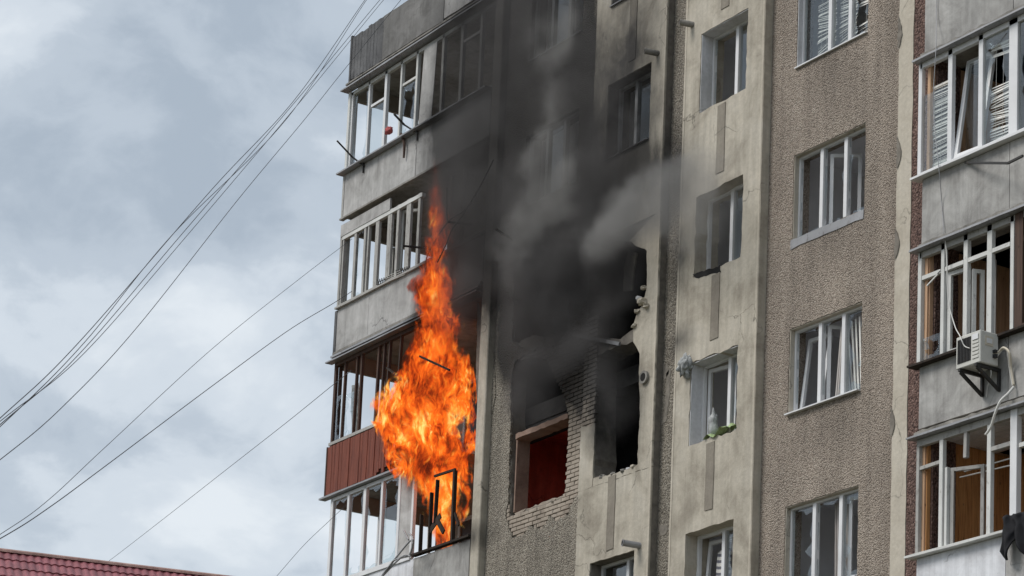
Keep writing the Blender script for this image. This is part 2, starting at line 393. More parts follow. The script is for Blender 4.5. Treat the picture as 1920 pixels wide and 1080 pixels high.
# glass
gm = bpy.data.materials.new('window_glass'); gm.use_nodes = True; t = gm.node_tree; t.nodes.clear()
o = t.nodes.new('ShaderNodeOutputMaterial'); mx = t.nodes.new('ShaderNodeMixShader'); tr = t.nodes.new('ShaderNodeBsdfTransparent'); gl = t.nodes.new('ShaderNodeBsdfGlossy')
tr.inputs[0].default_value = (.90, .92, .92, 1); gl.inputs['Roughness'].default_value = .03; gl.inputs[0].default_value = (.9, .95, 1, 1)
gg_ = t.nodes.new('ShaderNodeNewGeometry'); dt = t.nodes.new('ShaderNodeVectorMath'); dt.operation = 'DOT_PRODUCT'
lk(t, gg_.outputs['Normal'], dt.inputs[0]); lk(t, gg_.outputs['Incoming'], dt.inputs[1])
cosv = math_n(t, 'ABSOLUTE', dt.outputs['Value'])
schl = math_n(t, 'ADD', .04, math_n(t, 'MULTIPLY', .96, math_n(t, 'POWER', math_n(t, 'SUBTRACT', 1.0, cosv, clamp=True), 5.0)))
dn = noise_n(t, pos_n(t), 7, 6, .7)
fac = math_n(t, 'ADD', math_n(t, 'MULTIPLY', schl, 1.1), math_n(t, 'MULTIPLY', dn, .05), clamp=True)
lk(t, fac, mx.inputs[0]); lk(t, tr.outputs[0], mx.inputs[1]); lk(t, gl.outputs[0], mx.inputs[2]); lk(t, mx.outputs[0], o.inputs[0])
M['glass'] = gm

# ------------------------------------------------------------------ ground
g = MB(); g.grid(lambda u, v: (-1500 + 3000 * u, -1500 + 3000 * v, 0), 2, 2).build('ground', M['ground'], None, closed=False)
tag(bpy.data.objects['ground'], kind='structure')

# ------------------------------------------------------------------ the block of flats
YC, YL, YR = -.15, -.15, -.30       # cream piers, burning loggia, loggia at the right
XL0 = atx(622, 760, YL); XL1 = atx(879, 1080, YL)
XK1 = atx(895, 1080, YL)            # column right edge
XD1 = atx(1083, 950, YC)            # pier C left edge
XC1 = atx(1215, 1080, YC); XA0 = atx(1252, 1080, YC) ; XA1 = atx(1407, 1080, YC)
XA0 += 0
XB1 = atx(1667, 1080, YC); XS1 = atx(1695, 1080, YC); XR0 = atx(1718, 1050, YR); XR1 = atx(1904, 800, YR)
ZT = 27.9
bld = thing('apartment_building', 'tall burnt block of flats with brown pebbledash, cream piers and glazed loggias', 'apartment building', (XD1, 0, 0))
FL = 2.8
def sill(k): return 13.92 + FL * k
def head(k): return 15.29 + FL * k
KS = range(-2, 5)
DX0, DX1 = atx(957, 965, 0), atx(1058, 928, 0)
CX0, CX1 = atx(1112, 895, YC), atx(1195, 872, YC)
AX0, AX1 = atx(1293, 760, YC), atx(1382, 730, YC)
BX0, BX1 = atx(1478.5, 700, 0), atx(1615, 650, 0)
# openings (x, z outlines) by column
holeD = {k: rect(DX0, DX1, sill(k), head(k)) for k in KS}
holeC = {k: rect(CX0, CX1, sill(k), head(k)) for k in KS}
holeD[0] = pxpoly([(955,967),(1010,947),(1058,928),(1061,860),(1066,783),(1056,740),(1036,700),(1022,672),(1000,668),(965,676),(958,720),(957,800),(956,880)], 0)
holeD[1] = pxpoly([(962,640),(985,655),(1018,650),(1050,640),(1066,620),(1070,500),(1066,462),(1000,470),(965,490)], 0)
holeC[0] = pxpoly([(1112,895),(1150,888),(1195,872),(1196,840),(1200,780),(1198,700),(1200,664),(1186,640),(1150,650),(1114,668),(1112,760)], YC)
holeC[1] = pxpoly([(1092,632),(1120,632),(1160,636),(1186,616),(1193,590),(1206,566),(1212,540),(1213,470),(1180,452),(1140,448),(1096,462)], YC)
burnt = {('D', 0), ('D', 1), ('C', 0), ('C', 1)}
def wall(name, x0, x1, y0, y1, holes, m, extra=0.008, y_holes=None, core=None, expose=()):
    hs = [rough_loop(h, .10, .028 if len(h) > 4 else .007, True) for h in holes]
    return MB().prism(rough_loop(rect(x0, x1, 0, ZT), .35, extra, True), hs, y0, y1).build(name, m, bld)
# bare brick areas (render fallen off)
expD = pxpoly([(948,968),(962,1006),(985,1000),(992,984),(1015,994),(1031,968),(1044,976),(1066,962),(1074,940),(1084,925),(1092,800),(1094,700),(1090,648),(1072,636),(1066,665),(1068,720),(1072,783)], 0)
def inflate(poly, d):
    cx = sum(p[0] for p in poly)/len(poly); cz = sum(p[1] for p in poly)/len(poly)
    out = []
    for x, z in poly:
        l = math.hypot(x-cx, z-cz); out.append((x + (x-cx)/l*d, z + (z-cz)/l*d))
    return out
# one outline of fallen render on wall D: opening 0 joined with the bare area
bareD = pxpoly([(948,970),(962,1008),(985,1002),(993,984),(1015,994),(1031,968),(1044,978),(1066,964),(1074,942),(1083,928)], 0)
bareD += [(XD1 - .012, bareD[-1][1] + .05), (XD1 - .012, atz(1092, 640, 0))]
bareD += pxpoly([(1070,632),(1052,642),(1030,652),(1000,658),(966,678),(959,720),(958,800),(956,880),(953,940)], 0)
holesD = [holeD[k] for k in KS]
# core of wall D with the real openings, render layer with the bare outline
MB().prism(rect(XK1 + .004, XD1 - .004, 0, ZT), [rough_loop(h, .1, .02 if len(h) > 4 else .004, True) for h in holesD], .03, .32).build('wall', M['mortar'], bld)
rh = [rough_loop(holeD[k], .1, .03 if k == 1 else .007, True) for k in KS if k != 0] + [rough_loop(bareD, .07, .022)]
wallD = MB().prism(rough_loop(rect(XK1 + .004, XD1 - .004, 0, ZT), .3, .003), rh, -.012, .0295).build('pebbledash_render', M['pebble_grey'], bld)
# pier C: mortar core plus plaster coat
bareC = pxpoly([(1110,802),(1090,800),(1086,806)], YC)
zc = atz(1090, 802, YC); zt = atz(1090, 645, YC)
_outC = [(XD1, 0), (XC1, 0), (XC1, ZT), (XD1, ZT), (XD1, zt + .05), (CX0 - .16, zt - .02), (CX0 - .004, zt - .25)]
_outC += [(CX0 - .004, zc + .1), (CX0 - .05, zc + .02), (CX0 - .2, zc - .03), (XD1, zc + .03)]
def cutC(k):
    return [(min(max(x, XD1 + .05), XC1 - .05), z) for x, z in holeC[k]]
MB().prism(rect(XD1 + .003, XC1 - .003, 0, ZT), [rough_loop(cutC(k), .1, .02 if k in (0, 1) else .004, True) for k in KS], YC + .03, .32).build('wall', M['mortar'], bld)
# plaster coat with opening 0 connected to the left notch is built in one outline
h0 = cutC(0)
low = [p for p in h0]
coat = MB()
zb0 = min(p[1] for p in h0) - .05
# lower part (below the burnt storeys), upper part, right jamb strip, left jamb
zl, zu = sill(0) - .12, atz(1150, 440, YC) + .02
bot = [(XD1, 0), (XC1, 0), (XC1, zl), (XD1, zl)]
coat.prism(rough_loop(bot, .3, .003), [rough_loop(holeC[k], .1, .007, True) for k in (-2, -1)], YC, YC + .0295)
coat.prism(rough_loop([(XD1, zu), (XC1, zu), (XC1, ZT), (XD1, ZT)], .3, .003), [rough_loop(holeC[k], .1, .007, True) for k in (2, 3, 4)], YC, YC + .0295)
rj = [(XC1, zl), (XC1, zu)] + [(XC1 - .1, zu)] + pxpoly([(1180,452),(1213,470),(1212,540),(1206,566),(1193,590),(1186,616),(1188,640),(1200,664),(1198,700),(1200,780),(1196,840),(1195,872),(1150,888),(1112,897)], YC) + [(CX0, zl)]
coat.prism(rough_loop(rj, .08, .014), [], YC, YC + .0295)
lj = [(XD1, zl), (CX0 - .012, zl), (CX0 - .012, zc), (CX0 - .1, zc - .05), (CX0 - .22, zc - .01), (XD1, zc + .02)]
coat.prism(rough_loop(lj, .08, .012), [], YC, YC + .0295)
coat.build('plaster_coat', M['cream'], bld)
# strip between C and A, pier A, wall B, strips
MB().box(XC1 + .003, XA0 - .003, .0, .32, 0, ZT).build('pebbledash_strip', M['pebble_grey'], bld)
wall('cream_pier', XA0, XA1, YC, .32, [rough_loop(rect(AX0, AX1, sill(k), head(k)), .12, .016 if k in (0, 1) else .004) for k in KS], M['cream'], .004)
wall('wall', XA1 + .003, XB1 - .003, 0, .32, [rect(BX0, BX1, sill(k), head(k)) for k in KS], M['pebble'], .003)
def scar(pts, Y, m, t=.006):
    return MB().prism(rough_loop(pxpoly(pts, Y), .05, .012), [], Y - t, Y - .001).build('plaster_scar', M[m], bld)
wall('cream_strip', XB1, XS1, -.14, .32, [], M['strip'], .012)
for (px, py) in ((1684, 285), (1680, 455), (1672, 790), (1686, 60)):
    scar([(px-2, py-30), (px+4, py-12), (px+6, py+4), (px+2, py+22), (px-3, py+32)], -.15, 'mortar', .004)
wall('red_pebbledash_strip', XS1 + .002, XR0 + .12, -.13, .3, [], M['redpebble'], .008)
MB().box(XL1, XK1, YL, .32, 0, ZT).build('column', M['cream'], bld, bevel=.015)
# raised edge fillet of the plaster on both piers (thin lighter margin)
for xa in (XC1 - .05, XA1 - .06, XA0 + .006):
    MB().prism(rough_loop(rect(xa, xa + .045, 0.02, ZT - .02), .3, .006), [], YC - .006, YC - .0005).build('plaster_margin', M['strip'], bld)
# ---- rooms behind the windows
def room(x0, x1, k, m, y0=.325, y1=4.2, m2=None):
    z0, z1 = 13.07 + FL*k, 15.62 + FL*k
    b = MB()
    b.add([(x0,y0,z0),(x1,y0,z0),(x1,y1,z0),(x0,y1,z0),(x0,y0,z1),(x1,y0,z1),(x1,y1,z1),(x0,y1,z1)],
          [(0,1,2,3),(4,7,6,5),(1,5,6,2),(2,6,7,3),(3,7,4,0)])
    o = b.build('room', m, bld, closed=False)
    return o
for k in KS:
    room(XL1 + .32, XD1 - .1, k, M['redroom'] if k == 0 else M['char'] if k == 1 else M['room'], y1=1.7 if k == 0 else 4.2)
    room(XD1 - .05, XC1 + .2, k, M['char'] if k in (0, 1) else M['room'])
    room(XC1 + .25, XA1 - .02, k, M['room'], y1=2.0)
    room(XA1 + .03, XS1, k, M['room'], y1=2.2)
# floor slabs, party walls, back and roof so that the block is solid
XEND = -19.0
for k in range(-4, 6):
    z = 15.63 + FL * (k - 1)
    MB().box(XL1 + .02, XEND, .33, 11.0, z, z + .22).build('floor_slab', M['slab'], bld)
for z0, z1 in ((0, ZT),):
    MB().box(XL0 + .1, XEND, 11.0, 11.3, z0, z1).build('rear_wall', M['cream'], bld)
    MB().box(XL0 + .1, XL0 + .35, 2.3, 11.0, z0, z1).build('end_wall', M['pebble_grey'], bld)
    MB().box(XL0 + .36, XL1 + .01, 2.3, 2.5, 0, ZT).build('loggia_rear_wall', M['loggia'], bld)
    MB().box(XL1 + .012, XL1 + .30, .33, 2.45, 0, ZT).build('party_wall', M['loggia'], bld)
MB().box(XL0, XEND, -.1, 11.3, ZT + .2, ZT + .5).build('roof', M['slab'], bld)

# ------------------------------------------------------------------ bare bricks
def inside(p, poly):
    x, z = p; c = False; n = len(poly)
    for i in range(n):
        x1, z1 = poly[i]; x2, z2 = poly[(i+1) % n]
        if (z1 > z) != (z2 > z) and x < (x2-x1)*(z-z1)/(z2-z1) + x1: c = not c
    return c
brick_meshes = []
for i in range(7):
    b = MB(); L = .238; h = .064; j = lambda a=.004: rnd.uniform(-a, a)
    vs = []
    for z in (0, h):
        for x, y in ((-L/2, 0), (L/2, 0), (L/2, .07), (-L/2, .07)): vs.append((x + j(), y + j(.004), z + j(.004)))
    b.add(vs, [(0,3,2,1),(4,5,6,7),(0,1,5,4),(1,2,6,5),(2,3,7,6),(3,0,4,7)])
    o = b.build('brick', M['brick'], bld, origin=(0, 0, 0), bevel=.006); brick_meshes.append(o)
wall_core = bld
proto = [o for o in brick_meshes]; n_brick = [0]
def cuts(poly, z):
    xs = []; n = len(poly)
    for i in range(n):
        x1, z1 = poly[i]; x2, z2 = poly[(i+1) % n]
        if (z1 > z) != (z2 > z): xs.append((x2-x1)*(z-z1)/(z2-z1) + x1)
    xs.sort(); return list(zip(xs[::2], xs[1::2]))
def lay(region, hole, Y, xa, xb, za, zb):
    z = za; row = 0
    while z < zb:
        spans = []
        for a, b in cuts(region, z + .033):
            parts = [(max(a, xa), min(b, xb))]
            for h0_, h1_ in cuts(hole, z + .033):
                nxt = []
                for p, q in parts:
                    if h1_ < p or h0_ > q: nxt.append((p, q)); continue
                    if h0_ > p: nxt.append((p, h0_))
                    if h1_ < q: nxt.append((h1_, q))
                parts = nxt
            spans += parts
        x = xa - .25 + (.125 if row % 2 else 0)
        while x < xb + .25:
            for p, q in spans:
                lo, hi = max(p + rnd.uniform(0, .012), x - .12), min(q - rnd.uniform(0, .012), x + .12)
                if hi - lo < .045: continue
                i = n_brick[0]; n_brick[0] += 1
                if i < len(proto): c = proto[i]
                else: c = rnd.choice(proto).copy(); COL.objects.link(c)
                c.parent = bld; c.location = Vector(((lo + hi) / 2, Y + rnd.uniform(-.003, .006), z)) - ORI[bld.name]
                c.scale = ((hi - lo) / .24, 1, 1)
                c.rotation_euler = (0, rnd.uniform(-.006, .006), rnd.uniform(-.012, .012))
            x += .25
        z += .0755; row += 1
zs = [p[1] for p in bareD]
lay(bareD, holeD[0], .002, XK1 + .1, XD1 - .01, min(zs), max(zs))
pierC = rect(XD1, CX0 - .02, zc - .05, zt + .45)
lay(pierC, [(0, 0), (0, .1), (.1, 0)], YC + .010, XD1 + .004, CX0 - .012, zc - .05, zt + .42)
# bricks of the window jamb inside burnt openings
# ------------------------------------------------------------------ windows
def bar_x(x0, x1, z0, z1, Y, d): return (x0, x1, Y - d/2, Y + d/2, z0, z1)
def shard_ring(par, xa, xb, za, zb, Y, lo=.02, hi=.13, miss=0.0):
    """what is left of a smashed pane: an irregular ring of glass along the frame"""
    outer = []; inner = []; per = []
    n = 9
    def edge(p, q, m):
        for i in range(m):
            t = i / m; per.append((p[0]+(q[0]-p[0])*t, p[1]+(q[1]-p[1])*t))
    w, h = xb - xa, zb - za
    edge((xa, za), (xb, za), 5); edge((xb, za), (xb, zb), 9); edge((xb, zb), (xa, zb), 5); edge((xa, zb), (xa, za), 9)
    cx, cz = (xa+xb)/2, (za+zb)/2
    lim = min(w, h) * .42
    for x, z in per:
        r = min(rnd.uniform(lo, hi) * (1.8 if rnd.random() < .22 else 1), lim)
        ix = x + max(-r, min(r, (cx - x))) ; iz = z + max(-r, min(r, (cz - z)))
        if abs(x - xa) > 1e-6 and abs(x - xb) > 1e-6: ix = x + rnd.uniform(-.03, .03) * (w > .3)
        if abs(z - za) > 1e-6 and abs(z - zb) > 1e-6: iz = z + rnd.uniform(-.03, .03)
        inner.append((min(max(ix, xa + .006), xb - .006), min(max(iz, za + .006), zb - .006)))
    b = MB(); m = len(per)
    for i in range(m):
        k = (i + 1) % m
        if rnd.random() < miss: continue
        v = [(per[i][0], Y-.002, per[i][1]), (per[k][0], Y-.002, per[k][1]), (inner[k][0], Y-.002, inner[k][1]), (inner[i][0], Y-.002, inner[i][1])]
        v += [(a, Y+.002, c) for a, _, c in v]
        b.add(v, [(0,1,2,3),(7,6,5,4),(0,4,5,1),(1,5,6,2),(2,6,7,3),(3,7,4,0)])
    o = b.build('broken_pane', M['glass'], par); o['kind'] = 'stuff'
    return o
def pane(par, xa, xb, za, zb, Y):
    return MB().box(xa, xb, Y - .002, Y + .002, za, zb).build('glass_pane', M['glass'], par)
def frame_mb(x0, x1, z0, z1, Y, w=.06, d=.07):
    b = MB()
    b.box(x0, x0+w, Y-d/2, Y+d/2, z0, z1); b.box(x1-w, x1, Y-d/2, Y+d/2, z0, z1)
    b.box(x0+w, x1-w, Y-d/2, Y+d/2, z0, z0+w); b.box(x0+w, x1-w, Y-d/2, Y+d/2, z1-w, z1)
    return b
def sash_swung(par, xa, xb, za, zb, Y, ang, tilt=0, w=.055, m='pvc', hinge='left', glass=None):
    """a sash swung or tilted inwards"""
    W_, H_ = xb - xa, zb - za
    b = MB(); d = .05
    b.box(0, w, -d/2, d/2, 0, H_); b.box(W_-w, W_, -d/2, d/2, 0, H_); b.box(w, W_-w, -d/2, d/2, 0, w); b.box(w, W_-w, -d/2, d/2, H_-w, H_)
    if hinge == 'left': mt = Matrix.Translation((xa, Y, za)) @ Matrix.Rotation(ang, 4, 'Z') @ Matrix.Rotation(tilt, 4, 'X')
    else: mt = Matrix.Translation((xb, Y, za)) @ Matrix.Rotation(-ang, 4, 'Z') @ Matrix.Rotation(tilt, 4, 'X') @ Matrix.Translation((-W_, 0, 0))
    b.v = [mt @ v for v in b.v]
    o = b.build('sash', M[m], par)
    return o
def window(x0, x1, z0, z1, Y, splits, panes, reveal=None, sillm='pvc', m='pvc', yface=0.0, w=.06, sill_out=.04):
    """panes: one code per light - o open, g glass, s shards, b both"""
    f = frame_mb(x0 - .015, x1 + .015, z0, z1 + .015, Y, w).build('window', M[m], bld, bevel=.004)
    ed = [x0 + w - .015]
    for s in splits:
        MB().box(s - .04, s + .04, Y - .045, Y + .04, z0 + w - .002, z1 - w + .017).build('mullion', M[m], f, bevel=.004)
        ed += [s - .04, s + .04]
    ed.append(x1 - w + .015)
    for i, c in enumerate(panes):
        a, b_ = ed[2*i], ed[2*i+1]
        if c in 'g': pane(f, a, b_, z0 + w, z1 - w + .01, Y)
        if c in 's': shard_ring(f, a, b_, z0 + w, z1 - w + .01, Y)
        if c in 'm': shard_ring(f, a, b_, z0 + w, z1 - w + .01, Y, .01, .06, .3)
    if reveal:
        MB().box(x0 + .004, x0 + .016, yface + .012, Y - .037, z0 + .01, z1 - .004).build('reveal_panel', M[reveal], f)
        MB().box(x0 + .02, x1 - .004, yface + .012, Y - .037, z1 - .014, z1 - .004).build('soffit_panel', M[reveal], f)
    if sillm:
        MB().box(x0 + .002, x1 - .002, yface - sill_out, Y - .037, z0 - .006, z0 + .014).build('window_sill', M[sillm], f)
    return f
YA = .12; YBf = .13
def AX(px, py): return atx(px, py, YA)
def BX(px, py): return atx(px, py, YBf)
def CXx(px, py): return atx(px, py, .12)
# column A, from the top
fA = {}
mA = AX(1386, 100)
fA[2] = window(AX0, AX1, sill(2), head(2), YA, [mA], 'mg', 'reveal_white', None, yface=YC)
fA[1] = window(AX0, AX1, sill(1), head(1), YA, [AX(1375, 440)], 'og', None, None, yface=YC)
fA[0] = window(AX0, AX1, sill(0), head(0), YA, [AX(1371, 740)], 'os', 'reveal_white', None, yface=YC)
fA[-1] = window(AX0, AX1, sill(-1), head(-1), YA, [AX(1360, 1040)], 'os', None, None, yface=YC)
for k in (3, 4, -2): fA[k] = window(AX0, AX1, sill(k), head(k), YA, [mA], 'gg', None, 'tin', yface=YC)
zA = lambda k: (sill(k) + .07, head(k) - .06)
sash_swung(fA[0], AX0 + .06, AX(1371, 740) - .05, zA(0)[0], zA(0)[1], YA + .06, .16)
sash_swung(fA[-1], AX0 + .06, AX(1360, 1040) - .05, zA(-1)[0], zA(-1)[1], YA + .07, .10, -.09)
# column B
fB = {}
b1, b2 = BX(1544, 360), BX(1590, 340)
fB[2] = window(BX0, BX1, sill(2), head(2), YBf, [BX(1560, 60), BX(1598, 40)], 'ggs', 'reveal_white', 'pvc')
fB[1] = window(BX0, BX1, sill(1), head(1), YBf, [BX(1544.5, 340), BX(1589.5, 320)], 'mmm', 'strip', None)
fB[0] = window(BX0, BX1, sill(0), head(0), YBf, [BX(1541, 680), BX(1585, 660)], 'mms', 'strip', 'pvc', sill_out=.07)
fB[-1] = window(BX0, BX1, sill(-1), head(-1), YBf, [BX(1530, 1010), BX(1580, 990)], 'sms', 'strip', 'pvc')
for k in (3, 4, -2): fB[k] = window(BX0, BX1, sill(k), head(k), YBf, [b1, b2], 'ggg', 'strip', 'pvc')
# grey upstand under the second window down
MB().prism(rough_loop(rect(BX0 - .02, BX1 + .01, sill(1) - .14, sill(1) - .004), .2, .012), [], -.012, .1).build('window_sill', M['tin'], fB[1])
# swung sashes in column B
sash_swung(fB[0], BX0 + .07, BX(1541, 680) - .05, sill(0) + .07, head(0) - .1, YBf + .06, .05, -.13)
sash_swung(fB[0], BX(1541, 680) + .05, BX(1585, 660) - .04, sill(0) + .07, head(0) - .07, YBf + .06, 1.0)
sash_swung(fB[1], BX(1544.5, 340) + .05, BX(1589.5, 320) - .04, sill(1) + .07, head(1) - .12, YBf + .08, .85)
sash_swung(fB[-1], BX(1580, 990) + .05, BX1 - .02, sill(-1) + .07, head(-1) - .06, YBf + .08, .5)
# column C and D
fC = {}
for k, sp in ((3, 1172), (2, 1176)):
    fC[k] = window(CX0, CX1, sill(k), head(k), .12, [CXx(1174, 220) + .35], 'og', None, 'tin', yface=YC)
for k in (4, -1, -2): fC[k] = window(CX0, CX1, sill(k), head(k), .12, [CX0 + .78], 'gg', None, 'tin', yface=YC)
fD = {}
for k in (2, 3, 4, -1, -2):
    fD[k] = window(DX0, DX1, sill(k), head(k), .10, [DX0 + .6, DX0 + 1.15], 'ogo' if k > 1 else 'ggg', None, 'pvc')
# lower reveal grooves below the A and C windows: flat strips, the recess shade put into their colour
for (px, py0, py1, Y) in ((1352, 196, 322, YC), (1341, 515, 635, YC), (1331, 830, 955, YC), (1361, -60, 14, YC), (1146, 893, 1030, YC), (1188, -40, 112, YC)):
    p0, p1 = at(px, py0, Y), at(px, py1, Y); x = (p0.x + p1.x) / 2
    MB().prism(rough_loop(rect(x - .105, x + .105, p1.z, p0.z), .2, .006), [], Y - .012, Y - .002).build('plaster_patch_strip', M['patch'], bld)
# lintel beam over the red room, hanging slab piece and the tilted bar at the broken floor edge
lb = MB(); a, b_ = at(984, 812, -.02), at(1066, 783, -.02)
lb.prism(rough_loop([(DX0 + .03, head(0) - .03), (DX1 - .02, head(0) - .02), (DX1 - .02, head(0) + .07), (DX0 + .03, head(0) + .06)], .1, .012), [], .01, .30).build('lintel', M['sootwall'], bld)
MB().box(DX0 - .3, XD1 - .12, .34, .5, head(0) + .02, head(0) + .31).build('charred_lining', M['char'], bld)
MB().box(DX0 + .012, DX0 + .05, .05, .315, sill(0) + .02, head(0) - .02).build('jamb_plaster', M['sootwall'], bld)
MB().box(DX0 - .3, XC1 - .1, .3215, .329, head(0) + .30, head(0) + .62).build('charred_slab_edge', M['char'], bld)
MB().prism(rough_loop([(DX0 + .1, sill(0) - .06), (DX1 - .05, sill(0) - .06), (DX1 - .04, sill(0) + .02), (DX0 + .05, sill(0) + .0)], .08, .018), [], .05, .33).build('brick_sill', M['brick'], bld)
MB().bar(at(1075, 628, YC - .02), at(1162, 645, YC - .02), .06, .04).build('bent_lintel_bar', M['tin'], bld)
MB().prism(rough_loop(pxpoly([(964,676),(975,640),(1000,628),(1020,632),(1018,662),(1004,670)], .02), .06, .012), [], .02, .22).build('plaster_lump', M['cream'], bld)
MB().prism(rough_loop(pxpoly([(1168,545),(1170,500),(1178,470),(1194,474),(1188,510),(1184,545)], .1), .05, .01), [], .1, .13).build('hanging_lining', M['strip'], bld)
# broken edge lumps at the right jamb of the upper hole and on the sill of the lower
lump_mesh = None
def lump(px, py, Y, r, m='cream'):
    p = at(px, py, Y); bm = bmesh.new(); bmesh.ops.create_icosphere(bm, subdivisions=2, radius=r)
    sd_ = Vector((px * .13, py * .17, 0)); r *= .62
    for v in bm.verts: v.co *= 1 + .55 * mnoise.noise(v.co * (1.6 / r) + sd_); v.co.z *= .7
    me = bpy.data.meshes.new('plaster_lump'); bm.to_mesh(me); bm.free(); me.materials.append(M[m])
    o = bpy.data.objects.new('plaster_lump', me); COL.objects.link(o); setp(o, bld, p); return o
for a in ((1205, 566, -.17, .10, 'strip'), (1198, 560, -.16, .06, 'reveal_white'), (1213, 574, -.16, .07), (1196, 584, -.15, .06), (1190, 611, -.15, .06), (1208, 540, -.15, .06), (1188, 875, -.13, .05, 'strip'), (1170, 884, -.12, .06, 'slab'), (1150, 889, -.12, .05, 'slab'), (1130, 894, -.12, .06, 'slab'), (1180, 880, -.1, .05, 'reveal_white'), (1040, 940, .04, .06, 'brick'), (985, 958, .05, .05, 'brick')):
    lump(*a)
# plaster scars, pits and vent stubs
scar([(1237,800),(1246,780),(1250,700),(1258,690),(1256,740),(1250,790)], 0, 'mortar'); scar([(1234,985),(1252,984),(1250,1000),(1240,1005)], 0, 'mortar')
scar([(1243,690),(1252,680),(1255,700),(1246,712)], 0, 'mortar'); scar([(1300,515),(1350,498),(1352,510),(1306,522)], YC, 'char')
scar([(896,560),(908,600),(906,700),(912,800),(909,880),(901,905),(897,800),(893,700)], -.013, 'mortar')
scar([(912,610),(926,640),(930,740),(918,800),(914,700)], -.013, 'pebble_grey', .012)
def pipe(px, py, Y, l, r, m='slab', dx=-.1, dz=.02):
    p = at(px, py, Y); b = MB(); q = p + Vector((dx, -l, dz))
    d = (q - p).normalized()
    b.tube([p + Vector((0, .05, 0)), q], r, 12); b.tube([q - d * .012, q + d * .001], r * 1.12, 12); b.tube([q, q + d * .003], r * .78, 10, 1)
    return b.build('vent_pipe', [M[m], M['char']], bld)
pipe(1235, 100, YC, .22, .05); pipe(1300, 46, YC, .2, .05); pipe(1200, 1023, YC, .28, .055, 'tin')
# ring flue in the jamb beside the lower hole
p = at(1210, 708, YC); MB().tube([p + Vector((0, .02, 0)), p + Vector((0, -.05, 0))], .11, 14).tube([p + Vector((0, -.05, 0)), p + Vector((0, -.053, 0))], .07, 12, 1).build('flue_ring', [M['slab'], M['char']], bld)

# ------------------------------------------------------------------ burning loggia (left)
XE = XL0 + .02           # left end
LX = lambda px, py: atx(px, py, YL + .05)
def lsill(k): return 13.72 + 2.8133 * k
def lhead(k): return {0: 15.44, 1: 18.22, 2: 20.86, 3: 23.86}[k]
def post(par, x, z0, z1, w, d=.06, m='whitewood', Y=YL + .05, name='post', lean=0):
    return MB().bar((x, Y, z0), (x + lean, Y, z1), w, d).build(name, M[m], par, bevel=.004)
for k in range(-4, 5):
    z = 15.63 + FL * (k - 1)
    if k == 1:
        xm = atx(790, 800, YL)
        MB().box(XE + .05, xm, YL + .07, 2.295, z, z + .2).build('loggia_slab', M['slab'], bld)
        MB().prism(rough_loop(rect(xm + .003, XL1 - .002, z + .03, z + .18), .2, .02), [], 1.5, 2.295).build('loggia_slab', M['char'], bld)
    else: MB().box(XE + .05, XL1 - .002, YL + .07, 2.295, z, z + .2).build('loggia_slab', M['slab'], bld)
    if 0 <= k - 1 <= 3: MB().box(XE + .012, XE + .09, YL + .165, 2.14, z - .34, z - .003).build('end_beam', M['loggia'], bld)
def parapet(k, splits, m, z0, z1, t=.05, gap=.006, y=YL):
    xs = [XE] + splits + [XL1 - .004]
    for i, (a, b) in enumerate(zip(xs, xs[1:])):
        mm = m[i] if isinstance(m, (list, tuple)) else m
        MB().prism(rough_loop(rect(a + gap, b - gap, z0, z1), .25, .004), [], y - .004 * (i % 2), y + t).build('parapet_panel', M[mm], bld)
    # side parapet at the open end
    MB().box(XE + .004, XE + .05, y + t + .003, 2.25, z0, z1).build('parapet_panel', M[m if isinstance(m, str) else m[0]], bld)
def flash(x0, x1, z, Y, out=.09, th=.025, m='tin', drop=.0, name='flashing'):
    return MB().prism(rough_loop(rect(x0, x1, z - th, z), .4, .004), [], Y - out, Y + .03).build(name, M[m], bld)
# corner posts at the open end
def endframe(k, m):
    z0, z1 = lsill(k), lhead(k)
    for y_ in (YL + .1, 1.0, 2.15):
        MB().box(XE + .01, XE + .07, y_, y_ + .055, z0, z1).build('end_post', M[m], bld)
# floor k=4: open top loggia behind a dark boarded parapet
zt0, zt1 = 24.13, 25.05
XD = LX(723, 75)
MB().box(XE - .06, XE, YL - .02, YL + .04, zt0 - .03, zt1 + .04).build('corner_post', M['darkboard'], bld)
x = XE
while x < XD - .02:
    w = min(.125, XD - x)
    MB().prism(rough_loop(rect(x + .004, x + w - .003, zt0 + rnd.uniform(-.015, .01), zt1 + rnd.uniform(-.02, .02)), .3, .004), [], YL - .006 + rnd.uniform(-.004, .004), YL + .03).build('board', M['darkboard'], bld)
    x += .125
MB().prism(rough_loop(rect(XD + .004, LX(836, 40), zt0 - .0, zt1), .25, .01), [], YL - .012, YL + .04).build('parapet_panel', M['darkpanel'], bld)
MB().prism(rough_loop(rect(LX(836, 40) + .006, XL1 - .004, zt0 + .03, zt1), .25, .006), [], YL, YL + .04).build('parapet_panel', M['lightpanel'], bld)
flash(XE - .12, XL1, lhead(3) + .055, YL, .16, .03); flash(XE - .02, XL1, lhead(3) + .17, YL, .10, .03, 'slab')
MB().box(XE + .05, XL1, YL, YL + .06, 13.05 + 2.8 * 4 + 2.55, 13.05 + 2.8 * 4 + 2.8).build('loggia_slab', M['slab'], bld)
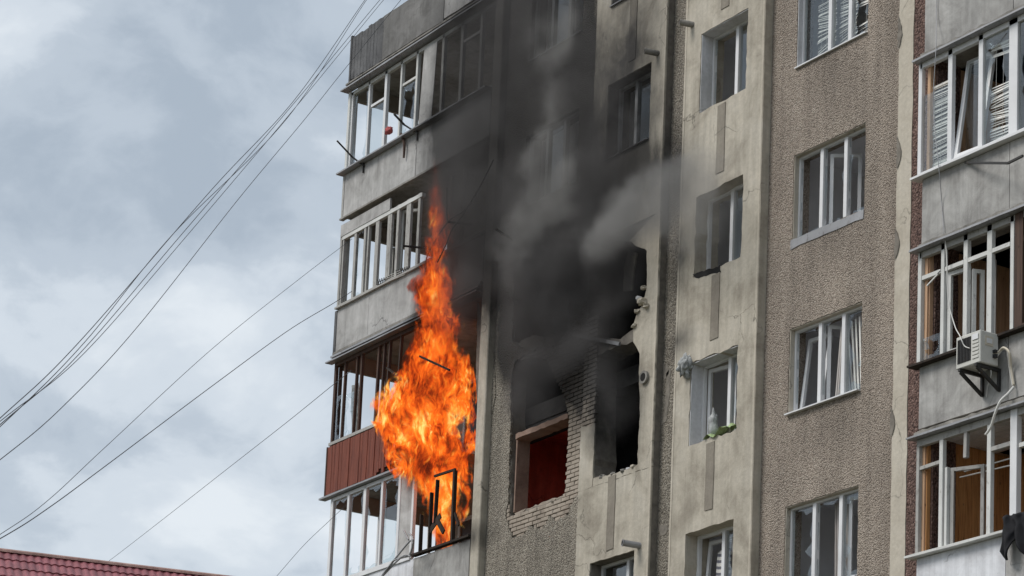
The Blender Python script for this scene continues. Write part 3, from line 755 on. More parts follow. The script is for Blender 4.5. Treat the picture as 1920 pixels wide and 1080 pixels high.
# floor k=3
gz = thing('loggia_glazing', None, None, (XE, YL, lsill(3)), parent=bld)
z0, z1 = lsill(3), lhead(3)
MB().box(XE - .02, XE + .06, YL - .02, YL + .05, z0, z1).build('post', M['whitewood'], gz)
for px, py, w, m in ((661.7,217,.07,'pvc'),(692.7,217,.06,'pvc'),(725,183,.09,'pvc'),(754,167,.06,'whitewood'),(784,143,.07,'whitewood'),(831.7,133,.08,'greywood'),(868,100,.09,'greywood'),(904,87,.08,'greywood')):
    post(gz, LX(px, py), z0, z1, w, .07, m)
MB().bar((LX(697,217), YL+.05, 23.30), (LX(722,183), YL+.05, 23.30), .05, .06).build('transom', M['pvc'], gz); MB().bar((LX(757,167), YL+.05, 23.33), (LX(782,143), YL+.05, 23.33), .05, .06).build('transom', M['whitewood'], gz)
MB().bar((LX(868,100), YL+.05, 23.45), (LX(904,87), YL+.05, 23.45), .05, .05).build('transom', M['greywood'], gz)
MB().box(XE, XL1 - .01, YL + .015, YL + .085, z1 - .07, z1).build('head_rail', M['whitewood'], gz)
MB().box(XE, XL1 - .01, YL + .01, YL + .09, z0 + .002, z0 + .06).build('bottom_rail', M['whitewood'], gz)
MB().bar((LX(805,150), YL + .0, z0 + .03), (LX(806,150) + .10, YL - .02, z1 - .1), .52, .015, up=(.05, 1, 0)).build('leaning_board', M['lightpanel'], gz)
pane(gz, LX(696,217), LX(721,183), z0 + .06, 23.27, YL + .05)
shard_ring(gz, LX(664,217), LX(690,217), z0 + .06, z1 - .08, YL + .05, .02, .12)
shard_ring(gz, LX(757,167), LX(781,143), z0 + .06, 23.3, YL + .05, .03, .16)
flash(XE - .14, XL1, z0 + .005, YL, .14, .03)
endframe(3, 'pvc')
parapet(3, [LX(712, 330), LX(785, 290)], ['lightpanel', 'lightpanel', 'lightpanel'], 21.22, z0 - .03)
MB().box(XE - .07, XE, YL - .01, YL + .05, 21.18, z0 - .05).build('corner_post', M['greywood'], bld)
flash(XE - .04, XL1, 21.2, YL, .06, .035, 'slab')
# floor k=2
gz2 = thing('loggia_glazing', None, None, (XE, YL, lsill(2)), parent=bld)
z0, z1 = lsill(2), lhead(2)
for px, py, w in ((640,487,.07),(644.5,487,.045),(666.7,480,.09),(685,473,.075),(691,471,.05),(708,463,.13),(730,450,.10),(734,450,.05),(746.7,443,.085),(766.7,433,.16),(786.7,423,.08)):
    post(gz2, LX(px, py), z0, z1, w, .06, 'greywood', lean=rnd.uniform(-.006, .006))
MB().box(LX(640,487), LX(736,370), YL + .0, YL + .04, z1 - .02, z1 + .22).build('head_board', M['lightpanel'], gz2)
MB().box(XE, LX(792,423), YL + .01, YL + .085, z1 - .1, z1 - .023).build('head_rail', M['whitewood'], gz2)
MB().box(XE, XL1 - .01, YL + .01, YL + .09, z0 + .002, z0 + .07).build('bottom_rail', M['greywood'], gz2)
post(gz2, LX(845, 400), z0, z1, .06, .06, 'char_wood'); post(gz2, LX(868, 400), z0, z1, .06, .06, 'char_wood')
sash_swung(gz2, LX(746,443), LX(766,433), z0 + .08, z1 - .1, YL + .12, .55, w=.05, m='whitewood')
shard_ring(gz2, LX(669,480), LX(683,473), z0 + .08, z1 - .1, YL + .05, .01, .07, .3)
flash(XE - .03, XL1, z0 + .004, YL, .06, .035, 'greywood')
endframe(2, 'greywood')
parapet(2, [LX(695, 585)], ['lightpanel', 'lightpanel'], 18.44, z0 - .03)
MB().box(XE - .09, XE, YL - .01, YL + .05, 18.42, z0 - .05).build('corner_post', M['darkboard'], bld)
flash(XE - .02, XL1, 18.42, YL, .05, .05, 'slab'); flash(XE - .03, XL1, 18.34, YL, .09, .04, 'tin')
# floor k=1: brown glazing, burning
gz1 = thing('loggia_glazing', None, None, (XE, YL, lsill(1)), parent=bld)
z0, z1 = lsill(1), lhead(1)
for px, py, w, ln in ((628,748,.075,0),(645,748,.045,.02),(666.7,739,.042,.03),(676.5,739,.055,.0),(707,726.5,.055,.03),(716.5,726,.04,.05),(726,722,.045,.06),(745.5,722,.04,.08)):
    post(gz1, LX(px, py), z0, z1, w, .06, 'brownwood', lean=ln)
MB().box(XE, XL1 - .01, YL + .01, YL + .09, z1 - .08, z1).build('head_rail', M['brownwood'], gz1)
MB().box(XE - .03, LX(745, 760), YL - .02, YL + .09, z0 - .01, z0 + .05).build('bottom_rail', M['greywood'], gz1)
MB().bar(at(726,690,YL), at(760,716,YL-.15), .035, .04).build('fallen_rail', M['char_wood'], gz1)
MB().bar(at(787,668,-.95), at(843,694,-.75), .035, .035).build('fallen_rail', M['char_wood'], gz1)
shard_ring(gz1, LX(630,748), LX(644,748), z0 + .06, z1 - .7, YL + .05, .03, .12)
shard_ring(gz1, LX(648,748), LX(665,739), z0 + .06, z1 - .75, YL + .05, .03, .2)
endframe(1, 'brownwood')
flash(XE - .16, XL1, z1 + .02, YL, .13, .025, 'tin')
# net curtain behind the left lights
def drape(name, x0, x1, z0, z1, Y, m, folds=7, amp=.035, skew=0, parent=None, label=None, cat=None, group=None, gather=0.0):
    n = folds * 6
    def fn(u, v):
        x = x0 + (x1 - x0) * u * (1 - gather * math.sin(v * 3.1)) + skew * (1 - v)
        a = amp * (1 + .4 * mnoise.noise((u * 5, v * 1.5, 2)))
        return (x + .01 * mnoise.noise((u * 8, v * 4, 5)), Y + a * math.sin(u * folds * 6.283 + 1.3 * mnoise.noise((u * 3, v * 1.2, 0))), z0 + (z1 - z0) * v + .02 * mnoise.noise((u * 6, 0, 1)) * (1 - v))
    o = MB().grid(fn, n, 14).build(name, M[m], parent, smooth=True, closed=False)
    if label: tag(o, label, cat, group)
    return o
drape('curtain', LX(648,748), LX(662,748), z0 + .05, z1 - .55, YL + .16, 'ragmat', 3, .03, .14, None, 'torn grey net curtain hanging behind the brown loggia posts beside the flames', 'curtain')
# brown boarded parapet, burnt away towards the fire
xb = XE - .02; i = 0
xend = LX(742, 800)
while xb < xend:
    w = .098; t = max(0, (xb - LX(700, 800)) / (xend - LX(700, 800)))
    zb = 15.52 + (rnd.uniform(0, .12) if t > .3 else rnd.uniform(-.006, .006)); ztp = 16.49 - (rnd.uniform(0, .25) * t if t > .2 else 0)
    o = MB().prism([(xb + .003, zb), (xb + w - .004, zb), (xb + w - .004 + rnd.uniform(-.006, .004), ztp), (xb + .003, ztp)], [], YL - .035 + rnd.uniform(-.008, .008), YL - .01).build('board', M['redboard' if t < .75 else 'char_wood'], bld)
    o.rotation_euler = (0, rnd.uniform(-.006, .006) * (1 + 3 * t), rnd.uniform(-.05, .05)); xb += w; i += 1
MB().box(XE - .06, XE - .022, YL - .04, YL + .03, 15.46, 16.5).build('corner_post', M['brownwood'], bld)
MB().box(XE, xend, YL + .0, YL + .03, 15.56, 15.63).build('board_rail', M['char_wood'], bld)
MB().box(XE, xend, YL + .0, YL + .03, 16.2, 16.26).build('board_rail', M['char_wood'], bld)
MB().box(XE + .004, XE + .04, YL + .05, 2.25, 15.56, 16.45).build('parapet_panel', M['redboard'], bld)
# floor k=0: white glazing at the left, burnt out at the right
gz0 = thing('loggia_glazing', None, None, (XE, YL, lsill(0)), parent=bld)
z0, z1 = lsill(0) - .06, lhead(0) - .02
LX0 = lambda px, py: atx(px, py, YL + .02)
for px, py, w in ((623,982,.10),(654,974,.08),(684.6,969,.10),(717,961,.07),(750,952,.085),(776,952,.07)):
    post(gz0, LX0(px, py), z0, z1, w, .07, 'pvc', YL + .02)
xp = [LX0(px, py) for px, py in ((623,982),(654,974),(684.6,969),(717,961),(750,952))]
MB().box(xp[0], xp[4], YL - .015, YL + .055, z1 - .07, z1).build('head_rail', M['pvc'], gz0)
MB().box(xp[0] - .04, LX0(776,952), YL - .03, YL + .055, z0 - .03, z0 + .06).build('bottom_rail', M['pvc'], gz0)
for a, b_ in ((0, 1), (1, 2), (2, 3), (3, 4)):
    shard_ring(gz0, xp[a] + .045, xp[b_] - .045, z0 + .06, z1 - .07, YL + .02, .015, .10)
pane(gz0, xp[3] + .045, xp[4] - .045, z0 + .06, z1 - .6, YL + .03)
MB().box(xp[4] + .04, LX0(776,952) - .03, YL + .0, YL + .03, z0 + .06, z1 - .05).build('blank_panel', M['lightpanel'], gz0)
flash(XE - .12, xp[4] + .3, z1 + .045, YL, .12, .035, 'tin'); 
endframe(0, 'pvc')
# charred frames in the fire
CX_ = lambda px, py: atx(px, py, YL + .02)
for px, py, w, za, zb in ((794,982,.035,0,.75),(811,982,.04,0,1.1),(856,925,.06,0,1.35),(822,925,.035,.5,1.3)):
    post(gz0, CX_(px, py), z0 + za, z0 + zb, w, .07, 'char_wood', YL - .02, lean=rnd.uniform(-.03, .03))
MB().bar(at(815,893,YL-.03), at(854,880,YL-.03), .04, .04).build('charred_rail', M['char_wood'], gz0)
MB().bar(at(806,996,YL-.03), at(826,966,YL-.02), .11, .02).build('charred_board', M['char_wood'], gz0); MB().bar(at(832,998,YL-.03), at(818,972,YL-.02), .09, .03).build('charred_board', M['char_wood'], gz0)
MB().bar(at(860,985,YL-.03), at(853,962,YL-.02), .05, .03).build('charred_board', M['char_wood'], gz0)
MB().box(LX0(780,952), XL1 - .006, YL - .05, YL + .06, z0 + .01, z0 + .05).build('sill_board', M['char_wood'], bld)
parapet(0, [LX0(777, 1060)], ['whitepanel', 'concrete'], 12.75, z0 - .035)
for k, zz in ((-1, 12.64), (-2, 9.84), (-3, 7.04), (-4, 4.2)):
    MB().box(XE, XL1 - .004, YL + .01, YL + .06, zz - 1.7, zz).build('loggia_screen', M['glass'], bld)
    MB().box(XE, XL1 - .004, YL, YL + .05, zz - 2.7, zz - 1.75).build('parapet_panel', M['concrete'], bld)
# doors and windows in the loggia's rear wall
for k in range(-1, 4):
    zf = 13.07 + FL * k
    for x0, x1, za, zb in ((XE + 1.0, XE + 2.2, .85, 2.2), (XE + 3.2, XE + 4.0, .05, 2.2)):
        f = frame_mb(x0, x1, zf + za, zf + zb, 2.28, .07, .05).build('window', M['whitewood'], bld)
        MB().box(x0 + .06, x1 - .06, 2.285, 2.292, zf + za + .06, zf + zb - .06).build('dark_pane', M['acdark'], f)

# ------------------------------------------------------------------ right loggia
RX = lambda px, py: atx(px, py, YR + .05)
XRE = -21.0
rs = {1: atz(1800, 294, YR), 0: atz(1800, 652, YR), -1: atz(1800, 1009, YR)}
rs = {1: 16.63, 0: 13.83, -1: 11.06}
rh_ = {1: atz(1730, 116, YR), 0: atz(1730, 470, YR), -1: atz(1725, 822, YR)}
for k in range(-4, 6):
    z = 15.63 + FL * (k - 1)
    MB().box(XR0 + .02, XRE, YR + .08, 1.4, z, z + .2).build('loggia_slab', M['slab'], bld)
MB().box(XR0 + .0, XR0 + .06, YR + .075, 1.4, 0, ZT).build('party_wall', M['pine_pale'], bld)
MB().box(XR0 + .0, XRE, 1.41, 1.7, 0, ZT).build('loggia_rear_wall', M['loggia'], bld)
MB().box(XRE, XEND, -.15, 1.7, 0, ZT).build('column', M['cream'], bld)
def rpar(k, z0, z1, m, splits):
    xs = [XR0] + splits + [XRE]
    for i, (a, b) in enumerate(zip(xs, xs[1:])):
        mm = m[min(i, len(m) - 1)]
        MB().prism(rough_loop(rect(a + .008, b - .008, z0, z1), .25, .004), [], YR - .003 * (i % 2), YR + .06).build('parapet_panel', M[mm], bld)
rpar(2, rh_[1] + .10, 19.4, ['concrete'], [RX(1905, 40)])
rpar(1, rh_[0] + .09, rs[1] - .035, ['concrete'], [RX(1898, 330)])
rpar(0, rh_[-1] + .14, rs[0] - .035, ['concrete'], [RX(1896, 690)])
rpar(-1, 10.0, rs[-1] - .035, ['whitepanel', 'lightpanel'], [RX(1891, 1040)])
rpar(-2, 0.0, 9.9, ['concrete'], [RX(1891, 1040)])
MB().prism(rough_loop(rect(XR0, XRE, 19.45, ZT), .5, .004), [], YR, YR + .06).build('parapet_panel', M['concrete'], bld)
# broken concrete lips under the parapets and flashings
for k, zz in ((1, rh_[1]), (0, rh_[0]), (-1, rh_[-1])):
    MB().prism(rough_loop(rect(XR0 - .03, XRE, zz + .035, zz + .09), .09, .014), [], YR - .05, YR + .07).build('slab_edge', M['slab'], bld)
    MB().prism(rough_loop(rect(XR0 - .14, XRE, zz - .004, zz + .024), .3, .005), [], YR - .11, YR + .07).build('flashing', M['tin'], bld)
    MB().prism(rough_loop(rect(XR0 - .13, XRE, rs[k] - .03, rs[k] + .004), .3, .005), [], YR - .12, YR + .07).build('flashing', M['pvc' if k == 1 else 'char_wood' if k == 0 else 'whitewood'], bld)
def inter(k, x0, x1, m):
    """boarded lining inside the loggia: single vertical boards on the left wall and the rear wall"""
    zf = 13.07 + FL * k
    y = YR + .1
    while y < 1.36:
        MB().box(x0 + .062, x0 + .08, y + .003, y + .117, zf - .2, zf + 2.52).build('lining_board', M[m], bld); y += .12
    x = x0 + .09
    while x < x1 - .13 and x < -25.2:
        MB().box(x + .003, x + .117, 1.385, 1.405, zf - .2, zf + 2.52).build('lining_board', M[m], bld); x += .12
inter(0, XR0, XR1 + .6, 'pine_pale'); inter(-1, XR0, XR1 + .6, 'pine')
# k=1: white plastic windows
g1 = thing('loggia_glazing', None, None, (XR0, YR, rs[1]), parent=bld)
z0, z1 = rs[1] + .004, rh_[1] - .006
for px, py, w in ((1728,217,.075),(1784,200,.09),(1841.7,167,.09),(1903,133,.17)):
    post(g1, RX(px, py), z0, z1, w, .07, 'pvc', YR + .05)
MB().box(RX(1728,217), XRE, YR + .015, YR + .085, z1 - .08, z1).build('head_rail', M['pvc'], g1)
MB().box(RX(1728,217), XRE, YR + .012, YR + .088, z0, z0 + .09).build('bottom_rail', M['pvc'], g1)
xr = [RX(*p) for p in ((1728,217),(1784,200),(1841.7,167),(1903,133))]
sash_swung(g1, xr[1] + .05, xr[2] - .05, z0 + .09, z1 - .10, YR + .07, .06, -.16, .07)
pane(g1, xr[1] + .12, xr[2] - .11, z0 + .1, z1 - .2, YR + .22)
pane(g1, xr[0] + .05, xr[1] - .05, z0 + .09, z1 - .5, YR + .05)
shard_ring(g1, xr[2] + .05, xr[3] - .09, z0 + .09, z1 - .08, YR + .05, .05, .2)
shard_ring(g1, xr[3] + .09, xr[3] + .8, z0 + .09, z1 - .08, YR + .05, .05, .2)
post(g1, xr[3] + .9, z0, z1, .09, .07, 'pvc', YR + .05)
def blind(x0, x1, z0, z1, Y, label, messy=.5, pitch=.026, group='broken white window blinds'):
    t = thing('window_blind', label, 'blind', ((x0+x1)/2, Y, z0), group)
    b = MB(); z = z0; drift = 0
    while z < z1:
        if mnoise.noise((z * 3.1, x0, 4)) < -.35 * (1.4 - messy): z += pitch; continue
        tl = mnoise.noise((z * 2.3, x0, 0)) * .09 * messy + rnd.uniform(-.014, .014) * messy; yy = rnd.uniform(-.014, .014); sw = rnd.uniform(.6, 1.4)
        n = 4; bow = rnd.uniform(-.012, .012) * messy
        for i in range(n):
            u0, u1 = i / n, (i+1) / n
            P = lambda u: (x0 + (x1-x0)*u, z + tl * (u-.5) * 2 + bow * math.sin(u * 3.14))
            a, c = P(u0), P(u1); hh = .013 * sw; dy = .007
            b.add([(a[0], Y+yy-dy, a[1]-hh), (c[0], Y+yy-dy, c[1]-hh), (c[0], Y+yy+dy, c[1]+hh), (a[0], Y+yy+dy, a[1]+hh)], [(0,1,2,3)])
        z += pitch * (rnd.uniform(.75, 1.25) if messy > .2 else 1)
    s = b.build('slats', M['blind'], t, closed=False); s['kind'] = 'stuff'
    c = MB()
    for u in (.22, .5): c.tube([(x0 + (x1-x0)*u, Y - .016, z0 - .03), (x0 + (x1-x0)*u + .02, Y - .02, z1 + .05)], .003, 4)
    c.build('pull_cord', M['wcable'], t)
    MB().box(x0, x1, Y - .015, Y + .015, z1 + .01, z1 + .04).build('head_rail', M['blind'], t)
    return t
blind(xr[0] + .06, xr[1] - .03, z0 + .08, z1 - .42, YR + .14, 'half collapsed white blind in the left light of the right loggia above the air conditioner', .35)
blind(xr[2] + .06, xr[3] - .09, z0 + .1, z1 - .22, YR + .16, 'tangled white blind behind the jagged broken pane of the right loggia', 1.0, .034)
# k=0: white wooden frames above the air conditioner
g0 = thing('loggia_glazing', None, None, (XR0, YR, rs[0]), parent=bld)
z0, z1 = rs[0] + .006, rh_[0] - .006
zt_ = atz(1813, 490.5, YR + .05)
xs0 = [RX(*p) for p in ((1726.7,573),(1770,557),(1813,540),(1858,523),(1900.7,507))]
for x, w in zip(xs0, (.075,.07,.085,.10,.07)): post(g0, x, z0, z1, w, .07, 'whitewood', YR + .05)
for a, b_ in zip(xs0, xs0[1:]): MB().box(a + .045, b_ - .05, YR + .02, YR + .08, zt_ - .03, zt_ + .03).build('transom', M['whitewood'], g0)
MB().box(xs0[0], XRE, YR + .015, YR + .085, z1 - .09, z1).build('head_rail', M['greywood'], g0)
MB().box(xs0[0], xs0[4], YR + .012, YR + .088, z0, z0 + .05).build('bottom_rail', M['char_wood'], g0)
sash_swung(g0, xs0[1] + .05, xs0[2] - .03, z0 + .05, zt_ - .04, YR + .09, .12, 0, .06, 'whitewood')
sash_swung(g0, xs0[2] + .2, xs0[3] - .05, z0 + .05, zt_ - .02, YR + .1, .95, 0, .06, 'whitewood', 'right')
sash_swung(g0, xs0[2] + .06, xs0[3] - .25, z0 + .05, zt_ - .12, YR + .09, 1.2, 0, .055, 'whitewood')
MB().bar((xs0[0] + .15, YR + .03, zt_ - .14), (xs0[1] - .05, YR + .03, zt_ + .0), .02, .02).build('splinter', M['whitewood'], g0)
for x, w in ((xs0[4] + .14, .16), (xs0[4] + .75, .1)): post(g0, x, z0, z1, w, .09, 'brownwood', YR + .05)
MB().box(xs0[4] + .22, XRE, YR, YR + .09, z0 - .02, z0 + .08).build('bottom_rail', M['brownwood'], g0)
MB().box(xs0[4] + .22, XRE, YR + .02, YR + .09, zt_ - .04, zt_ + .04).build('transom', M['brownwood'], g0)
zf = 13.07
f = frame_mb(xs0[3] - .6, xs0[3] + .35, zf + .05, zf + 2.1, 1.36, .08, .06).build('window', M['whitewood'], bld)
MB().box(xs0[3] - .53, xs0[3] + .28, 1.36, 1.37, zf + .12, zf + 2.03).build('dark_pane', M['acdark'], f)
MB().box(xs0[1] - .9, xs0[1] - .55, 1.30, 1.38, zf + .95, zf + 1.45).build('wall_cabinet', M['acdark'], bld)
shard_ring(g0, xs0[0] + .05, xs0[1] - .05, z0 + .05, z0 + .4, YR + .05, .03, .12)
# k=-1: mostly smashed wooden frames, laundry rods, warm boarding
gm1 = thing('loggia_glazing', None, None, (XR0, YR, rs[-1]), parent=bld)
z0, z1 = rs[-1] + .006, rh_[-1] - .01
xq = [RX(*p) for p in ((1723,937),(1766.7,937),(1810,920),(1856.7,920),(1905,903))]
post(gm1, xq[0], z0, z1, .06, .07, 'greywood', YR + .05); post(gm1, xq[1], z0, z1, .075, .07, 'whitewood', YR + .05)
post(gm1, xq[1] + .09, z0, z0 + 1.17, .05, .06, 'whitewood', YR + .06)
post(gm1, atx(1812, 820, YR + .05), z1 - .46, z1, .065, .06, 'greywood', YR + .05, lean=.01)
post(gm1, xq[3], z0, z1, .08, .07, 'whitewood', YR + .05)
post(gm1, xq[4], z0, z1, .13, .09, 'pvc', YR + .04)
MB().bar((xq[0], YR + .05, atz(1723, 880, YR+.05)), (xq[1] - .04, YR + .05, atz(1762, 867, YR+.05)), .05, .05).build('transom', M['greywood'], gm1)
MB().box(xq[3] + .04, xq[4] - .07, YR + .02, YR + .08, atz(1880, 834, YR) - .03, atz(1880, 834, YR) + .03).build('transom', M['greywood'], gm1)
sash_swung(gm1, xq[1] + .12, xq[1] + .62, z0 + .03, z0 + 1.16, YR + .1, .42, 0, .05, 'greywood')
MB().box(xq[0], XRE, YR + .01, YR + .085, z1 - .1, z1).build('head_rail', M['greywood'], gm1)
MB().box(xq[0], XRE, YR + .01, YR + .088, z0, z0 + .05).build('bottom_rail', M['whitewood'], gm1)
zf = 13.07 - FL
f = frame_mb(xq[3] - .45, xq[3] + .45, zf + .9, zf + 2.1, 1.36, .09, .06).build('window', M['pine'], bld)
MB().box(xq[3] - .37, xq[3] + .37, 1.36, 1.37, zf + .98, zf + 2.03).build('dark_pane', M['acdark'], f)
MB().bar((xq[3] - .02, 1.3, zf + .95), (xq[3] - .02, 1.3, zf + 2.1), .06, .05).build('mullion', M['whitewood'], f)
for x, w in ((xq[4] + .6, .1), ): post(gm1, x, z0, z1, w, .09, 'pine', YR + .05)
MB().box(xq[4] + .08, XRE, YR + .02, YR + .09, atz(1912, 833, YR) - .03, atz(1912, 833, YR) + .03).build('transom', M['whitewood'], gm1)
# planked ceiling of this loggia
for i in range(9):
    MB().box(XR0 + .1, XR1 + .6, YR + .12 + .14 * i + .004, YR + .12 + .14 * i + .134, 12.79, 12.815).build('ceiling_board', M['reveal_white'], bld)
# vertical joint beads of the parapets, stains come from the material
for px, py0, py1 in ((1904, 690, 780),): pass

# ------------------------------------------------------------------ things on and in the building
def curve(pts, n=10):
    """Catmull-Rom through the points"""
    P = [Vector(p) for p in pts]; out = []
    for i in range(len(P) - 1):
        a, b, c, d = P[max(i-1, 0)], P[i], P[i+1], P[min(i+2, len(P)-1)]
        for k in range(n):
            t = k / n
            out.append(.5 * ((2*b) + (c-a)*t + (2*a-5*b+4*c-d)*t*t + (3*b-a-3*c+d)*t**3))
    return out + [P[-1]]
# air conditioner
acL, acR = at(1792, 680, YR - .42), at(1838, 660, YR - .42)
ax0, ax1 = acL.x, acR.x; az0, az1 = atz(1792, 694, YR - .42), atz(1792, 634, YR - .42)
ac = thing('air_conditioner', 'outdoor air conditioner unit on iron brackets below the wooden loggia windows', 'air conditioner', ((ax0+ax1)/2, YR - .25, az0))
MB().box(ax0, ax1, YR - .42, YR - .09, az0, az1).build('casing', M['ac'], ac, bevel=.012)
gx0, gx1 = ax0 + .035, ax0 + (ax1 - ax0) * .62
MB().box(gx0, gx1, YR - .424, YR - .415, az0 + .07, az1 - .05).build('fan_recess', M['acdark'], ac)
for i in range(9):
    x = gx0 + (gx1 - gx0) * (i + .5) / 9
    MB().box(x - .004, x + .004, YR - .432, YR - .4245, az0 + .07, az1 - .05).build('grille_bar', M['metal'], ac)
for i in range(6):
    z = az0 + .07 + (az1 - az0 - .14) * i / 6
    MB().box(gx1 + .03, ax1 - .03, YR - .43, YR - .4195, z, z + .035).build('louvre', M['ac'], ac, bevel=.006)
MB().box(gx1 + .035, ax1 - .035, YR - .434, YR - .4305, az1 - .12, az1 - .04).build('label_plate', M['pvc'], ac)
MB().box(ax1 + .001, ax1 + .012, YR - .34, YR - .20, az1 - .2, az1 - .07).build('terminal_cover', M['copper'], ac); MB().box(ax1 + .013, ax1 + .02, YR - .32, YR - .22, az1 - .17, az1 - .10).build('label_plate', M['pvc'], ac)
MB().box(ax1 + .001, ax1 + .05, YR - .2, YR - .15, az0 + .1, az0 + .15).build('valve', M['acdark'], ac); MB().box(ax1 + .001, ax1 + .05, YR - .2, YR - .15, az0 + .17, az0 + .21).build('valve', M['acdark'], ac)
for x in (ax0 + .1, ax1 - .06):
    b = MB(); b.box(x - .02, x + .02, YR - .45, YR - .005, az0 - .05, az0 - .004); b.box(x - .02, x + .02, YR - .045, YR - .004, az0 - .32, az0 - .05)
    b.bar((x, YR - .42, az0 - .055), (x, YR - .03, az0 - .30), .04, .04, up=(1, 0, 0)); b.build('bracket', M['metal'], ac)
def cable(name, pts, r, m, label, cat, group=None, n=10):
    o = MB().tube(curve(pts, n), r, 6).build(name, M[m], None, smooth=True); tag(o, label, cat, group); return o
y = YR - .14
cable('refrigerant_pipe', [at(1858,668,YR-.2), at(1872,660,y), at(1882,652,y), at(1893,662,y), at(1896,690,YR-.05), at(1901,722,YR-.04)], .017, 'copper', 'insulated refrigerant pipe arching from the air conditioner down to the parapet joint', 'pipe')
cable('refrigerant_pipe', [at(1858,672,YR-.2), at(1868,669,y), at(1880,655,y+.02), at(1890,660,y+.02), at(1893,690,YR-.03), at(1899,724,YR-.02)], .015, 'wcable', 'white insulated pipe just below the other one beside the air conditioner', 'pipe')
cable('drain_hose', [at(1901,725,YR-.05), at(1890,738,YR-.12), at(1876,752,YR-.2), at(1866,775,YR-.2), at(1858,800,YR-.16), at(1848,815,YR-.14)], .018, 'wcable', 'white drain hose curving down in front of the lowest right loggia', 'hose')
cable('power_cable', [at(1771,440,YR-.02), at(1775,480,YR-.04), at(1778,560,YR-.06), at(1790,610,YR-.1), at(1800,630,YR-.44), at(1808,648,YR-.45), at(1818,653,YR-.44)], .008, 'wcable', 'thin white cable looping from the loggia head to the air conditioner grille', 'cable')
cable('power_cable', [at(1857,680,YR-.18), at(1858,705,YR-.15), at(1852,725,YR-.03), at(1850,745,YR-.01)], .007, 'wcable', 'short grey cable hanging from the side of the air conditioner', 'cable')
cable('dangling_wire', [at(1757,-20,YR-.03), at(1756,30,YR-.03), at(1755,90,YR-.13), at(1750,200,YR-.12), at(1760,310,YR-.14), at(1766,380,YR-.02), at(1770,440,YR-.03)], .006, 'tin', 'loose thin wire dangling past the white plastic windows of the right loggia', 'wire')
MB().bar(at(1810, 305, YR - .03), at(1890, 306, YR - .42), .03, .03).bar(at(1890, 306, YR - .42), at(1918, 292, YR - .42), .03, .03).build('laundry_bracket', M['metal'], None)
tag(bpy.data.objects['laundry_bracket'], 'dark iron laundry bracket under the white plastic windows of the right loggia', 'bracket')
for i, (p, q) in enumerate((((1797,878),(1862,873)),((1808,884),(1900,858)),((1800,895),(1905,870)))):
    a, b_ = at(*p, YR + .35), at(*q, YR + .5)
    o = MB().tube([a, b_], .011, 6).build('laundry_rod', M['wcable'], None)
    tag(o, ('highest' , 'middle', 'lowest')[i] + ' white laundry rod crossing the lowest right loggia', 'rod', 'white laundry rods in the lowest right loggia')
# black garment on the parapet at the right edge
def blob_mesh(name, center, rad, m, seed, sub=3, amp=.4, fr=2.2, parent=None):
    bm = bmesh.new(); bmesh.ops.create_icosphere(bm, subdivisions=sub, radius=1)
    for v in bm.verts:
        d = 1 + amp * mnoise.noise(v.co * fr + Vector((seed, 0, 0))) + .5 * amp * mnoise.noise(v.co * fr * 2.3 + Vector((0, seed, 0)))
        v.co = Vector((v.co.x * rad[0] * d, v.co.y * rad[1] * d, v.co.z * rad[2] * d))
    me = bpy.data.meshes.new(name); bm.to_mesh(me); bm.free(); me.materials.append(M[m])
    for p in me.polygons: p.use_smooth = True
    o = bpy.data.objects.new(name, me); COL.objects.link(o); setp(o, parent, center); return o
c = at(1908, 992, YR - .1)
g = MB()
def gfn(u, v):
    a = (u - .5) * .52; 
    return (c.x + a + .05 * mnoise.noise((u*4, v*3, 1)), c.y - .06 + .05 * math.sin(u * 16 + v * 2) * (1 - v * .5), c.z + .2 - (1 - v) * (.46 + .14 * math.sin(u * 9)) + .03 * mnoise.noise((u*6, v*2, 7)))
g.grid(gfn, 24, 16)
o = g.build('black_garment', M['black'], None, smooth=True, closed=False); so_ = o.modifiers.new('thick', 'SOLIDIFY'); so_.thickness = .03
tag(o, 'black garment draped over the parapet at the far right of the lowest loggia', 'clothing')
# things hanging inside the lowest right loggia
o = MB().tube(curve([at(1756,905,.8), at(1762,880,.8), at(1768,870,.8), at(1764,890,.8)], 6), .02, 6).build('coat_hook', M['acdark'], None); tag(o, 'dark hook hanging on the warm boarding of the lowest right loggia', 'hook')
o = blob_mesh('hanging_pan', at(1779, 925, .6), (.09, .05, .12), 'black', 3, 3, .12); tag(o, 'small round black pan hanging on the warm boarding behind the swung sash', 'pan')
b = MB(); p = at(1826, 920, .9); b.tube(curve([p + Vector((-.16,0,-.12)), p + Vector((-.05,0,.0)), p + Vector((0,0,.06)), p + Vector((.03,0,.0)), p + Vector((.0,0,-.03))], 6), .016, 6); b.bar(p + Vector((-.1, 0, -.1)), p + Vector((-.08, 0, -.85)), .06, .04)
o = b.build('coat_hanger', M['pine_pale'], None); tag(o, 'wooden hanger and slat hanging inside the lowest right loggia near the pan', 'hanger')
